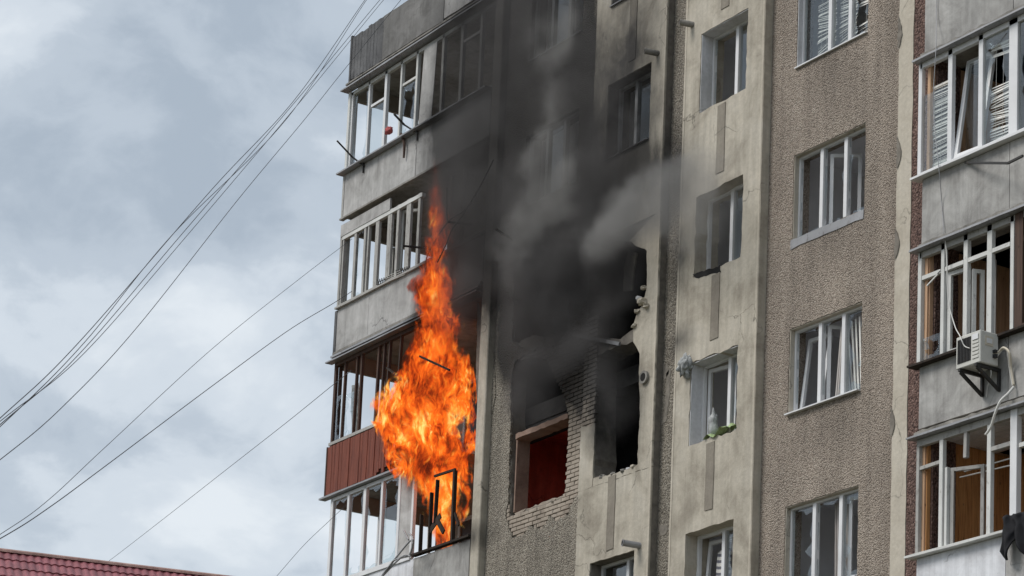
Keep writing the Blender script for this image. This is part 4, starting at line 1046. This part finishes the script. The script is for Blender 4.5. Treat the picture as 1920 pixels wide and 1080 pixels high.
# curtains and cloths in the brown wall windows
drape('curtain', BX(1544, 1020), BX(1572, 1000), sill(-1) + .05, head(-1) - .05, .34, 'curtain', 6, .05, .05, None, 'long grey folded curtain behind the middle light of the lowest brown wall window', 'curtain')
b = MB()
for i in range(11):
    u = i / 10; x0 = BX(1588, 640) + .42 * u; top = head(0) - .12 - .5 * max(0, .35 - u)
    b.bar((x0 + .02, .20 + .02 * (i % 3), sill(0) + .06), (x0 - .16 + .18 * u, .20 + .025 * (i % 3), top), .03, .012)
o = b.build('window_blind', M['blind'], None); tag(o, 'fanned out blind strips in the right light of the window left of the air conditioner', 'blind', 'broken white window blinds')
b = MB()
for i in range(4):
    x0 = BX(1560, 660) + .05 * i
    b.bar((x0, .22, sill(0) + .06), (x0 + .08 - .02 * i, .24, head(0) - .15), .03, .012)
o = b.build('window_blind', M['curtain'], None); tag(o, 'grey vertical blind strips behind the swung middle sash of the same level brown wall window', 'blind', 'broken white window blinds')
blind(BX(1524, 60), BX(1558, 50), sill(2) + .12, head(2) - .0, .24, 'crumpled white blind in the left light of the topmost brown wall window', .9, .036)
blind(BX(1564, 60), BX(1597, 40), sill(2) + .1, head(2) - .0, .24, 'sagging white blind in the middle light of the topmost brown wall window', .8, .036)
blind(BX(1601, 60), BX1 + .3, sill(2) + .12, head(2) - .0, .24, 'slanting white blind in the narrow right light of the topmost brown wall window', .9, .036)
# striped cloth in the lowest cream pier window
o = drape('striped_cloth', AX(1334, 1060), AX(1362, 1030), sill(-1) + .0, head(-1) - .3, .22, 'stripe', 2, .03, .0, None, 'dark and white striped cloth behind the ajar sash of the lowest cream pier window', 'cloth')
# green cloth on the sill of the cream pier window
c = at(1343, 818, YC + .1)
def gg(u, v):
    return (c.x - .16 + .50 * u, c.y + .16 - .3 * v + .03 * mnoise.noise((u*5, v*4, 0)), c.z + .05 + .16 * mnoise.noise((u*3, v*3, 2)) * (1 - v) - .10 * v + .07 * u + .05 * math.sin(u*9))
o = MB().grid(gg, 16, 10).build('green_cloth', M['green'], None, smooth=True, closed=False); tag(o, 'crumpled green cloth spilling over the sill of a cream pier window', 'cloth')
o = blob_mesh('white_rag', at(1337, 800, YC + .15), (.09, .07, .24), 'ragmat', 5, 3, .5); tag(o, 'crumpled grey white rag standing beside the green cloth on the sill', 'rag')
o = blob_mesh('rag_bundle', at(1285, 686, YC - .06), (.13, .10, .17), 'ragmat', 9, 4, .55, 2.6); tag(o, 'grey bundle of rags stuffed in a wall hole left of the cream pier window', 'rag bundle')
# iron laundry brackets under the top white loggia window
def lbracket(pa, pb, pc, label):
    t = thing('laundry_bracket', label, 'bracket', at(*pb, YL), 'iron laundry brackets under the top loggia window')
    a, b_, c_ = at(*pa, YL - .55), at(*pb, YL - .14), at(*pc, YL - .012)
    MB().bar(a, b_, .03, .03).build('arm', M['metal'], t)
    MB().bar(b_, at(pc[0], pc[1] - 4, YL - .03), .028, .028).build('brace', M['metal'], t)
    MB().box(c_.x - .016, c_.x + .016, YL - .035, YL - .006, c_.z - .1, c_.z + .22).build('wall_plate', M['metal'], t)
lbracket((632, 264), (660, 294), (682, 315), 'outer iron laundry bracket sticking out at the open end of the top loggia')
lbracket((739, 214), (758, 234), (783, 254), 'inner iron laundry bracket below the leaning board of the top loggia')
o = MB().tube(curve([at(752, 252, YL - .05), at(758, 268, YL - .06), at(757, 296, YL - .05)], 6), .035, 6, r1=.02).build('hanging_strip', M['brownwood'], None); tag(o, 'brown strip of torn trim hanging below the top loggia sill', 'strip')
o = blob_mesh('red_rag', at(729, 245, YL - .05), (.1, .06, .07), 'ragmat', 2, 3, .5)
rm = mat('pink_red_rag', rough=.9, build=b_flat((.42, .10, .10), .3, 20)); o.data.materials.clear(); o.data.materials.append(rm); tag(o, 'small red rag lying on the sill of the top loggia window', 'rag')
# folding dryer racks on the parapet below the middle loggia
def dryer(px0, py0, px1, py1, label):
    a, b_ = at(px0, py0, YL - .03), at(px1, py1, YL - .03)
    t = thing('folding_dryer', label, 'dryer', a, 'folding dryer arms on the middle loggia parapet')
    n = 6
    for i in range(n):
        p = a.lerp(b_, i / n); q = a.lerp(b_, (i + 1) / n); h = Vector((0, 0, .12))
        MB().bar(p, q + h, .014, .012).build('lattice_arm', M['metal'], t); MB().bar(p + h + Vector((0, -.012, 0)), q + Vector((0, -.012, 0)), .014, .012).build('lattice_arm', M['metal'], t)
dryer(708, 536, 732, 528, 'left folding dryer of crossed arms below the middle loggia windows')
dryer(743, 518, 767, 510, 'right folding dryer of crossed arms close to the tall flames')
for i in range(4):
    o = MB().tube([at(722 + 2*i, 524 + 2.5 * i - 4, YL - .06 - .02*i), at(750 + 3*i, 507 + 2.5 * i, YL - .06 - .02*i)], .006, 5).build('dryer_line', M['wcable'], None)
    tag(o, 'thin laundry line strung between the two folding dryers', 'line', 'laundry lines between the folding dryers')
# bent laundry frame below the white loggia
b = MB()
for pts in (((716,1082),(752,1045),(768,1040),(775,1012),(767,1000)), ((716,1080),(735,1055),(768,1015),(774,1020)), ((735,1060),(740,1050),(770,1042)), ((757,994),(766,1012))):
    b.tube(curve([at(x, yy, YL - .25 - .1 * (i % 2)) for i, (x, yy) in enumerate(pts)], 4), .018, 6)
o = b.build('bent_laundry_frame', M['tin'], None); tag(o, 'bent metal laundry frame hanging below the white corner glazing', 'laundry frame')
# burnt wires and arms in the smoke above the flames
ww = (([(925,300),(880,385),(840,416),(803,475),(799,505),(802,522),(806,524)], 'longest burnt wire curling down in front of the tall flames'),
      ([(905,340),(870,400),(848,430),(838,455),(820,492)], 'second burnt wire right of the longest one above the flames'),
      ([(838,352),(838,400),(840,416)], 'short burnt wire hanging straight down above the flame tip'))
for pts, lb in ww:
    cable('burnt_wire', [at(x, yy, YL - .35) for x, yy in pts], .011, 'char', lb, 'wire', 'burnt wires in the smoke above the flames', 5)
for pts, lb in ((((840,416),(886,421)), 'burnt clothesline bar poking out beside the upper flame tip'), (((756,461),(805,466)), 'burnt clothesline bar poking out below the middle loggia posts'), (((930,430),(962,450)), 'burnt clothesline bar sticking out of the smoky brown wall')):
    o = MB().bar(at(*pts[0], YL - .5), at(*pts[1], YL - .02), .03, .03).build('clothesline_bar', M['char'], None); tag(o, lb, 'bar', 'burnt clothesline bars')
# ------------------------------------------------------------------ overhead cables
def overhead(pts, r, label, group='overhead cables crossing the sky'):
    P = [far(x, yy, d) for x, yy, d in pts]
    o = MB().tube(curve(P, 14), r * .5, 5).build('overhead_cable', M['cable'], None, smooth=True); tag(o, label, 'cable', group)
bundle = [(0, 'topmost strand of the cable bundle crossing the sky', ((760,-110,53),(684,0,51),(553,186,46),(400,352,41),(155,634,33),(0,784,28),(-260,1010,23)), .011),
 (1, 'second strand of the cable bundle crossing the sky', ((765,-110,53),(687,0,51),(538,222,46),(326,437,39),(160,640,33),(0,800,28),(-260,1030,23)), .010),
 (2, 'third strand of the cable bundle crossing the sky', ((800,-100,53),(712,0,51),(566,176,46),(340,440,39),(150,662,33),(0,796,28),(-260,1016,23)), .010),
 (3, 'lowest strand of the cable bundle crossing the sky', ((806,-100,53),(719,0,51),(575,176,46),(352,440,39),(160,660,33),(0,790,28),(-260,1000,23)), .009),
 (4, 'single cable running just below the cable bundle', ((800,-60,54),(650,125,50),(571,224,47),(448,372,43),(260,610,36),(120,760,31),(0,862,28),(-240,1040,23)), .010)]
for _, lb, pts, r in bundle: overhead(pts, r, lb)
overhead(((660,448,52.5),(636,466,51.5),(560,524,49),(400,652,43),(200,836,36),(90,938,32.5),(0,1002,30),(-240,1150,25)), .0085, 'thin cable above the thick one, reaching the middle of the loggias')
overhead(((660,546,52.5),(626,568,51.5),(540,620,49),(400,722,43),(200,872,36),(90,953,32.5),(0,1010,30),(-240,1140,25)), .0125, 'thickest single cable, reaching the parapet below the middle loggia')
overhead(((660,694,52),(624,722,52),(540,790,58),(420,884,67),(300,978,77),(208,1049,85),(150,1090,90)), .0125, 'cable that dips behind the red tiled roof')
overhead(((650,946,52),(617,977,52),(570,1022,53),(520,1079,54),(450,1160,56)), .009, 'lowest cable, leaving the white corner glazing')

# ------------------------------------------------------------------ house with the red roof
HZ = 18.0
def onz(px, py, z):
    d = ray(px, py); return CAM + d * ((z - CAM.z) / d.z)
ra, rb = onz(0, 1033, HZ), onz(410, 1082, HZ)
hd = (rb - ra); hd.z = 0; L_ = hd.length; hd.normalize()
dn = Vector((hd.y, -hd.x, 0))
if dn.dot(CAM - ra) < 0: dn = -dn
house = thing('house', 'building beyond the yard of which only the wine red tiled roof shows', 'house', ra)
slope = R(40)
dv = dn * math.cos(slope) - Vector((0, 0, math.sin(slope)))      # down the slope
nv = dn * math.sin(slope) + Vector((0, 0, math.cos(slope)))
TW, TH = .196, .46
start = ra - hd * 3.2
NT = int((L_ + 6.5) / TW); NR = 5
def tile_mesh():
    me_v = []; me_f = []; nu = 8; nvv = 2
    prof = lambda u: .030 * (math.cos(2 * math.pi * (u - .25)) * .5 + .5) ** .8
    for j in range(nvv + 1):
        for i in range(nu + 1):
            u = i / nu; v = j / nvv
            h = prof(u) + .030 * v
            me_v.append((u * TW, v * TH, h))
    for i in range(nu + 1): u = i / nu; me_v.append((u * TW, TH + .002, prof(u) - .008))
    for j in range(nvv + 1):
        for i in range(nu):
            a = j * (nu + 1) + i; me_f.append((a, a+1, a+nu+2, a+nu+1))
    me = bpy.data.meshes.new('tile'); me.from_pydata(me_v, [], me_f); me.materials.append(M['tile'])
    for p in me.polygons: p.use_smooth = False
    return me
rfm = Matrix((hd, dv, nv)).transposed()
rb_ = MB()
LEN = NT * TW; SL = 5.2
p0 = start; 
def rp(u, v, w=0): return start + hd * u + dv * v + nv * w
rb_.add([rp(0, 0, -.03), rp(LEN, 0, -.03), rp(LEN, SL, -.03), rp(0, SL, -.03), rp(0, 0, -.12), rp(LEN, 0, -.12), rp(LEN, SL, -.12), rp(0, SL, -.12)], [(0,1,2,3),(7,6,5,4),(0,4,5,1),(1,5,6,2),(2,6,7,3),(3,7,4,0)])
bv = -dn * math.cos(slope) - Vector((0, 0, math.sin(slope)))
q = [start, start + hd * LEN, start + hd * LEN + bv * SL, start + bv * SL]
rb_.add(q + [p - Vector((0, 0, .1)) for p in q], [(0,1,2,3),(7,6,5,4),(0,4,5,1),(1,5,6,2),(2,6,7,3),(3,7,4,0)])
roof = rb_.build('roof', M['tile'], house, origin=start)
tm = tile_mesh()
cnt = 0
tmx = rfm.to_4x4()
for r_ in range(NR):
    for i in range(NT):
        if cnt >= 298: break
        o = bpy.data.objects.new('tile', tm); COL.objects.link(o); o.parent = roof
        pos = rp(i * TW, .02 + r_ * TH, rnd.uniform(-.002, .002))
        mw = tmx.copy(); mw.translation = pos - ORI[roof.name]; o.matrix_basis = mw; cnt += 1
# remaining rows of tiles, joined
tb = MB()
for r_ in range(NR, int(SL / TH)):
    for i in range(NT):
        vs = []; nu = 6
        for v in (0, 1):
            for k in range(nu + 1):
                u = k / nu; vs.append(rp(i*TW + u*TW, .02 + (r_ + v) * TH, .03 * (math.cos(6.283*(u-.25))*.5+.5) + .03 * v))
        tb.add(vs, [(k, k+1, k+nu+2, k+nu+1) for k in range(nu)])
o = tb.build('tile_rows', M['tile'], roof, closed=False); o['kind'] = 'stuff'
rc = MB(); prof = [(-.13, -.07), (-.11, -.01), (-.05, .03), (.05, .03), (.11, -.01), (.13, -.07)]
x = 0.0
segs = []
while x < LEN:
    b = MB(); vs = []
    for xx in (x, min(x + 1.9, LEN) + .04):
        for (d_, h_) in prof: vs.append(start + hd * xx + dn * d_ * (1 + (.02 if xx == x else 0)) + Vector((0, 0, h_ + .035)))
    n = len(prof)
    b.add(vs, [(i, i+1, n+i+1, n+i) for i in range(n-1)] + [tuple(range(n))[::-1], tuple(range(n, 2*n))] + [(0, n, 2*n-1, n-1)])
    b.build('ridge_cap', M['ridge'], roof); x += 1.9
hw = MB()
base = start + dn * (-3.4) + hd * .3
pts = [start + hd * .4 + dn * 3.4, start + hd * (LEN - .4) + dn * 3.4, start + hd * (LEN - .4) - dn * 3.4, start + hd * .4 - dn * 3.4]
hz = HZ - 3.4 * math.tan(slope) - .25
vs = [Vector((p.x, p.y, 0)) for p in pts] + [Vector((p.x, p.y, hz)) for p in pts]
hw.add(vs, [(0,1,5,4),(1,2,6,5),(2,3,7,6),(3,0,4,7),(4,5,6,7)])
hw.build('wall', M['render'], house, closed=False)
for e in (.45, LEN - .45):
    c_ = start + hd * e
    b = MB(); a1, a2, a3 = c_ + dn * 3.4, c_ - dn * 3.4, c_ + Vector((0, 0, -.2)); a1 = Vector((a1.x, a1.y, hz)); a2 = Vector((a2.x, a2.y, hz))
    b.add([a1, a2, a3, a1 + hd * .2, a2 + hd * .2, a3 + hd * .2], [(0,1,2),(5,4,3),(0,3,4,1),(1,4,5,2),(2,5,3,0)]); b.build('gable', M['render'], house)

# ------------------------------------------------------------------ smoke
def smoke(name, blobs, x0, x1, y0, y1, z0, z1, color, dens, nscale, thr, label, aniso=.0, vox=.09, soft=.35, namp=1.2, detail=5, stretch=.8, rg=.62):
    m = bpy.data.materials.new(name); m.use_nodes = True; t = m.node_tree; t.nodes.clear()
    out = t.nodes.new('ShaderNodeOutputMaterial'); v = t.nodes.new('ShaderNodeVolumePrincipled')
    v.inputs['Color'].default_value = (*color, 1); v.inputs['Anisotropy'].default_value = aniso
    v.inputs['Density'].default_value = dens; lk(t, v.outputs[0], out.inputs['Volume'])
    g = bpy.data.node_groups.new(name, 'GeometryNodeTree')
    g.interface.new_socket('Geometry', in_out='INPUT', socket_type='NodeSocketGeometry')
    g.interface.new_socket('Geometry', in_out='OUTPUT', socket_type='NodeSocketGeometry')
    go = g.nodes.new('NodeGroupOutput'); vc = g.nodes.new('GeometryNodeVolumeCube'); stm = g.nodes.new('GeometryNodeSetMaterial')
    stm.inputs['Material'].default_value = m
    vc.inputs['Min'].default_value = (x0, y0, z0); vc.inputs['Max'].default_value = (x1, y1, z1)
    for ax, a_, b_ in (('X', x0, x1), ('Y', y0, y1), ('Z', z0, z1)): vc.inputs['Resolution ' + ax].default_value = max(8, int((b_ - a_) / vox))
    p = g.nodes.new('GeometryNodeInputPosition').outputs[0]
    w = g.nodes.new('ShaderNodeTexNoise'); w.inputs['Scale'].default_value = .8; w.inputs['Detail'].default_value = 3; lk(g, p, w.inputs['Vector'])
    def vm(op, a, b=None, c=None):
        n = g.nodes.new('ShaderNodeVectorMath'); n.operation = op
        for i, q in enumerate((a, b, c)):
            if q is None: continue
            if isinstance(q, (tuple, Vector)): n.inputs[i].default_value = tuple(q)
            else: lk(g, q, n.inputs[i])
        return n
    q = vm('MULTIPLY_ADD', w.outputs['Color'], (1.2, 1.0, 1.2), vm('ADD', p, (-.6, -.5, -.6)).outputs[0]).outputs[0]
    tot = None
    for c, r, s in blobs:
        d = vm('LENGTH', vm('DIVIDE', vm('SUBTRACT', q, c).outputs[0], r).outputs[0]).outputs['Value']
        e = math_n(g, 'MULTIPLY', math_n(g, 'SUBTRACT', 1.0, d, clamp=True), s)
        tot = e if tot is None else math_n(g, 'ADD', tot, e)
    n = noise_n(g, vm('MULTIPLY', q, (1, 1, stretch)).outputs[0], nscale, detail, rg, .6)
    f = math_n(g, 'ADD', tot, math_n(g, 'MULTIPLY', math_n(g, 'SUBTRACT', n, .5), namp))
    mr = g.nodes.new('ShaderNodeMapRange'); mr.interpolation_type = 'SMOOTHSTEP'
    lk(g, f, mr.inputs[0]); mr.inputs[1].default_value = thr; mr.inputs[2].default_value = thr + soft
    gate = math_n(g, 'MULTIPLY', mr.outputs[0], math_n(g, 'MINIMUM', math_n(g, 'MULTIPLY', tot, 2.0), 1.8))
    lk(g, gate, vc.inputs['Density'])
    lk(g, vc.outputs[0], stm.inputs['Geometry']); lk(g, stm.outputs[0], go.inputs[0])
    me = bpy.data.meshes.new('smoke'); me.materials.append(m)
    me.from_pydata([(x0, y0, z0), (x1, y1, z1)], [], [])
    o = bpy.data.objects.new('smoke', me); COL.objects.link(o)
    md = o.modifiers.new('smoke', 'NODES'); md.node_group = g
    tag(o, label, 'smoke', None, 'stuff'); return o
def SB(L, Y): return [(at(px, py, Y), (rx, ry, rz), s) for px, py, rx, ry, rz, s in L]
dark = SB([(1120,550,1.5,.5,1.3,.95),(1000,560,1.7,.6,1.5,1.5),(1060,470,1.9,.6,1.2,1.25),(1090,390,2.0,.7,1.4,.8),(1060,280,2.4,.8,1.8,.44),(1020,170,2.8,.8,2.0,.42),(980,50,3.0,.9,2.2,.42),(1000,-60,3.2,.9,2.2,.40),
           (1050,660,1.4,.5,.6,1.3),(1005,720,1.0,.5,.9,1.5),(1150,740,.9,.5,1.3,.95),(900,250,2.3,.8,1.9,.34),(870,340,1.8,.8,1.6,.55),(865,460,1.6,.8,1.6,.75),(850,130,2.4,.8,1.8,.20),(860,20,2.5,.8,1.8,.18),(860,590,1.3,.8,1.4,.7),(960,420,1.9,.7,1.5,.85),(1170,250,2.2,.7,2.4,.45),(1160,80,2.2,.7,2.4,.36),(1250,400,1.7,.6,1.5,.42),(830,290,2.4,1.0,1.5,.26),(810,420,2.0,1.0,1.3,.24),(830,170,2.6,1.0,1.6,.16)], -.40)
smoke('dark_smoke', dark, -47.5, -31.5, -1.5, .6, 13.2, 27.0, (.24, .23, .225), 1.35, 1.7, .08, 'dark smoke pouring from the blown out windows and climbing the loggias', 0, .075, soft=1.2, namp=1.75, detail=7, rg=.64)
pale = SB([(1010,395,1.7,.45,.9,1.15),(1040,320,1.3,.4,1.1,.85),(1190,400,1.8,.45,.9,1.1),(1250,355,1.9,.45,1.1,1.1),(1335,350,2.0,.45,1.1,.9),(1060,60,1.5,.4,1.0,.85),(1020,40,1.2,.35,1.0,.75),(1050,240,1.3,.35,1.2,.75),(1120,440,1.5,.4,.8,1.1),(1040,170,1.1,.35,1.2,.65),(1000,330,1.1,.35,1.1,.8),(960,490,1.2,.35,1.2,.8),(1290,450,1.5,.4,1.2,.7)], -.8)
smoke('pale_smoke', pale, -44.5, -28.0, -1.5, -.2, 15.5, 26.0, (.66, .64, .61), .72, 2.2, .30, 'pale grey smoke wisps curling in front of the dark smoke', .0, .05, soft=1.2, namp=2.4, detail=7, rg=.68)

# ------------------------------------------------------------------ flames
fo = at(800, 900, .05); fo = Vector((fo.x, fo.y, at(800, 1005, .0).z))
vdir = (fo - CAM); vdir.z = 0; vdir.normalize(); e1 = Vector((vdir.y, -vdir.x, 0)); ang = math.atan2(e1.y, e1.x)
def loc(px, py):
    d = ray(px, py); k = (fo - CAM).dot(vdir) / d.dot(vdir); P = CAM + d * k - fo; return P.dot(e1), P.z
prof = [(1012,782,876),(995,778,878),(960,768,881),(930,756,883),(900,738,886),(870,722,888),(830,706,890),(790,688,890),(760,700,890),(720,742,884),(680,766,872),(640,778,866),(600,772,858),(570,762,856),(540,782,846),(500,790,842),(470,794,846),(440,790,850),(415,800,836),(385,804,826),(365,806,820)]
PZ = []
for yy, l, r in prof:
    a, z = loc(l, yy); b_, _ = loc(r, yy); PZ.append((z, (a + b_) / 2 + .02, (b_ - a) / 2 * .86))
HF = PZ[-1][0]
m = bpy.data.materials.new('flames'); m.use_nodes = True; t = m.node_tree; t.nodes.clear()
out = t.nodes.new('ShaderNodeOutputMaterial')
tc = t.nodes.new('ShaderNodeTexCoord'); p = tc.outputs['Object']
sp = t.nodes.new('ShaderNodeSeparateXYZ'); lk(t, p, sp.inputs[0])
def fcurve(sock, pts, x1):
    n = t.nodes.new('ShaderNodeFloatCurve'); c = n.mapping.curves[0]
    n.mapping.use_clip = False
    while len(c.points) < len(pts): c.points.new(.5, .5)
    for q, (x, y_) in zip(c.points, pts): q.location = (x, y_)
    for q in c.points: q.handle_type = 'AUTO_CLAMPED'
    n.mapping.update(); lk(t, sock, n.inputs['Value']); return n.outputs[0]
zn = math_n(t, 'DIVIDE', sp.outputs[2], HF)
cx = math_n(t, 'MULTIPLY', math_n(t, 'SUBTRACT', fcurve(zn, [(z / HF, c / 4 + .5) for z, c, w in PZ], 1), .5), 4.0)
wx = math_n(t, 'MULTIPLY', fcurve(zn, [(z / HF, w / 2) for z, c, w in PZ], 1), 2.0)
# turbulence rising with the plume
wn = t.nodes.new('ShaderNodeTexNoise'); wn.inputs['Scale'].default_value = 1.0; wn.inputs['Detail'].default_value = 2
lk(t, map_n(t, p, scale=(2.6, 2.6, 1.7)), wn.inputs['Vector'])
wa = t.nodes.new('ShaderNodeVectorMath'); wa.operation = 'MULTIPLY_ADD'; lk(t, wn.outputs['Color'], wa.inputs[0]); wa.inputs[1].default_value = (.40, .40, .30); lk(t, p, wa.inputs[2])
pw = wa.outputs[0]
nb = noise_n(t, map_n(t, pw, scale=(1, 1, .42)), 5.0, 5, .6, .5)
nf = noise_n(t, map_n(t, pw, scale=(1, 1, .34)), 8.5, 5, .6, 1.1)
nh = noise_n(t, map_n(t, pw, scale=(1, 1, .4)), 22.0, 3, .6, 1.0)
nk = noise_n(t, map_n(t, pw, (2.3, 0, 1.1), (0, 0, 0), (1, 1, .55)), 2.4, 3, .55, 1.0)
nl = noise_n(t, map_n(t, p, scale=(1, 1, .6)), 1.7, 2, .5)
qx = math_n(t, 'DIVIDE', math_n(t, 'SUBTRACT', sp.outputs[0], cx), wx)
CYM = -.95
def cyf(u):
    u = min(max((u - .16) / .30, 0), 1); return CYM * u * u * (3 - 2 * u)
cyr = t.nodes.new('ShaderNodeMapRange'); cyr.interpolation_type = 'SMOOTHSTEP'; lk(t, zn, cyr.inputs[0]); cyr.inputs[1].default_value = .16; cyr.inputs[2].default_value = .46; cyr.inputs[4].default_value = CYM
qy = math_n(t, 'DIVIDE', math_n(t, 'SUBTRACT', sp.outputs[1], cyr.outputs[0]), math_n(t, 'ADD', math_n(t, 'MULTIPLY', wx, .55), .08))
rr = math_n(t, 'SQRT', math_n(t, 'ADD', math_n(t, 'MULTIPLY', qx, qx), math_n(t, 'MULTIPLY', qy, qy)))
edge = math_n(t, 'SUBTRACT', 1.0, rr)
e2 = math_n(t, 'ADD', edge, math_n(t, 'ADD', math_n(t, 'MULTIPLY', math_n(t, 'SUBTRACT', nb, .5), 1.9), math_n(t, 'MULTIPLY', math_n(t, 'SUBTRACT', nk, .5), 2.2)))
e2 = math_n(t, 'ADD', e2, math_n(t, 'MULTIPLY', math_n(t, 'SUBTRACT', nf, .5), 1.5))
e2 = math_n(t, 'SUBTRACT', e2, ramp_n(t, zn, [(0, .55), (.1, .38), (.22, .0)]))
mr = t.nodes.new('ShaderNodeMapRange'); mr.interpolation_type = 'SMOOTHSTEP'; lk(t, e2, mr.inputs[0]); mr.inputs[1].default_value = .04; lk(t, math_n(t, 'ADD', .26, math_n(t, 'MULTIPLY', zn, .55)), mr.inputs[2])
dens = mr.outputs[0]
# thinner towards the tip
thin = ramp_n(t, zn, [(0, .35), (.10, .5), (.2, .9), (.35, 1.0), (.60, .7), (.80, .34), (.92, .14), (1.0, .02)])
dens = math_n(t, 'MULTIPLY', dens, thin)
hot = math_n(t, 'ADD', math_n(t, 'ADD', math_n(t, 'MULTIPLY', nf, 3.1), math_n(t, 'MULTIPLY', nh, 1.1)), math_n(t, 'MULTIPLY', nl, 2.0))
hot = math_n(t, 'ADD', math_n(t, 'SUBTRACT', hot, 2.76), math_n(t, 'MULTIPLY', math_n(t, 'MAXIMUM', edge, 0.0), .22))
hz_ = ramp_n(t, zn, [(0, .46), (.12, .52), (.38, .5), (.55, .40), (.75, .24), (1, .08)])
hot = math_n(t, 'ADD', math_n(t, 'SUBTRACT', hot, .5), hz_)
emc = ramp_n(t, hot, [(.06, (.07, .010, .004)), (.22, (.33, .030, .005)), (.42, (.74, .085, .008)), (.62, (.86, .15, .012)), (.80, (.92, .25, .02)), (.92, (.97, .45, .06)), (1.0, (1.0, .72, .22))])
em = t.nodes.new('ShaderNodeEmission'); lk(t, emc, em.inputs[0]); 
SIG = 22.0
lk(t, math_n(t, 'MULTIPLY', dens, SIG * .92), em.inputs[1])
ab = t.nodes.new('ShaderNodeVolumeAbsorption'); ab.inputs[0].default_value = (0, 0, 0, 1); lk(t, math_n(t, 'MULTIPLY', dens, SIG), ab.inputs[1])
ad = t.nodes.new('ShaderNodeAddShader'); lk(t, em.outputs[0], ad.inputs[0]); lk(t, ab.outputs[0], ad.inputs[1]); lk(t, ad.outputs[0], out.inputs['Volume'])
sm = t.nodes.new('ShaderNodeMixShader'); sm.inputs[0].default_value = .004
tb_ = t.nodes.new('ShaderNodeBsdfTransparent'); es = t.nodes.new('ShaderNodeEmission'); es.inputs[0].default_value = (1, .3, .05, 1); es.inputs[1].default_value = .5
lk(t, tb_.outputs[0], sm.inputs[1]); lk(t, es.outputs[0], sm.inputs[2]); lk(t, sm.outputs[0], out.inputs['Surface'])
m.cycles.volume_step_rate = .07
fb = MB(); nr = 28
rings = []
PZs = [(PZ[0][0] - .12, PZ[0][1], PZ[0][2] * .8)] + PZ + [(HF + .3, PZ[-1][1], .04)]
for z, c, w in PZs:
    w2 = w * 1.12 + .05; ty = (w * .55 + .08) * 1.2
    rings.append([Vector((c + w2 * math.cos(6.2832 * k / nr), ty * math.sin(6.2832 * k / nr) + cyf(z / HF), z)) for k in range(nr)])
vs = [q for r_ in rings for q in r_]; fs = []
for i in range(len(rings) - 1):
    for k in range(nr): fs.append((i*nr+k, i*nr+(k+1) % nr, (i+1)*nr+(k+1) % nr, (i+1)*nr+k))
fs.append(tuple(range(nr))[::-1]); fs.append(tuple((len(rings)-1)*nr + k for k in range(nr)))
fb.add(vs, fs)
fl = fb.build('flames', m, None, origin=(0, 0, 0), smooth=True)
fl.location = fo; fl.rotation_euler = (0, 0, ang)
tag(fl, 'tall orange flames bursting out of the burnt loggia and licking up past the floor above', 'fire')
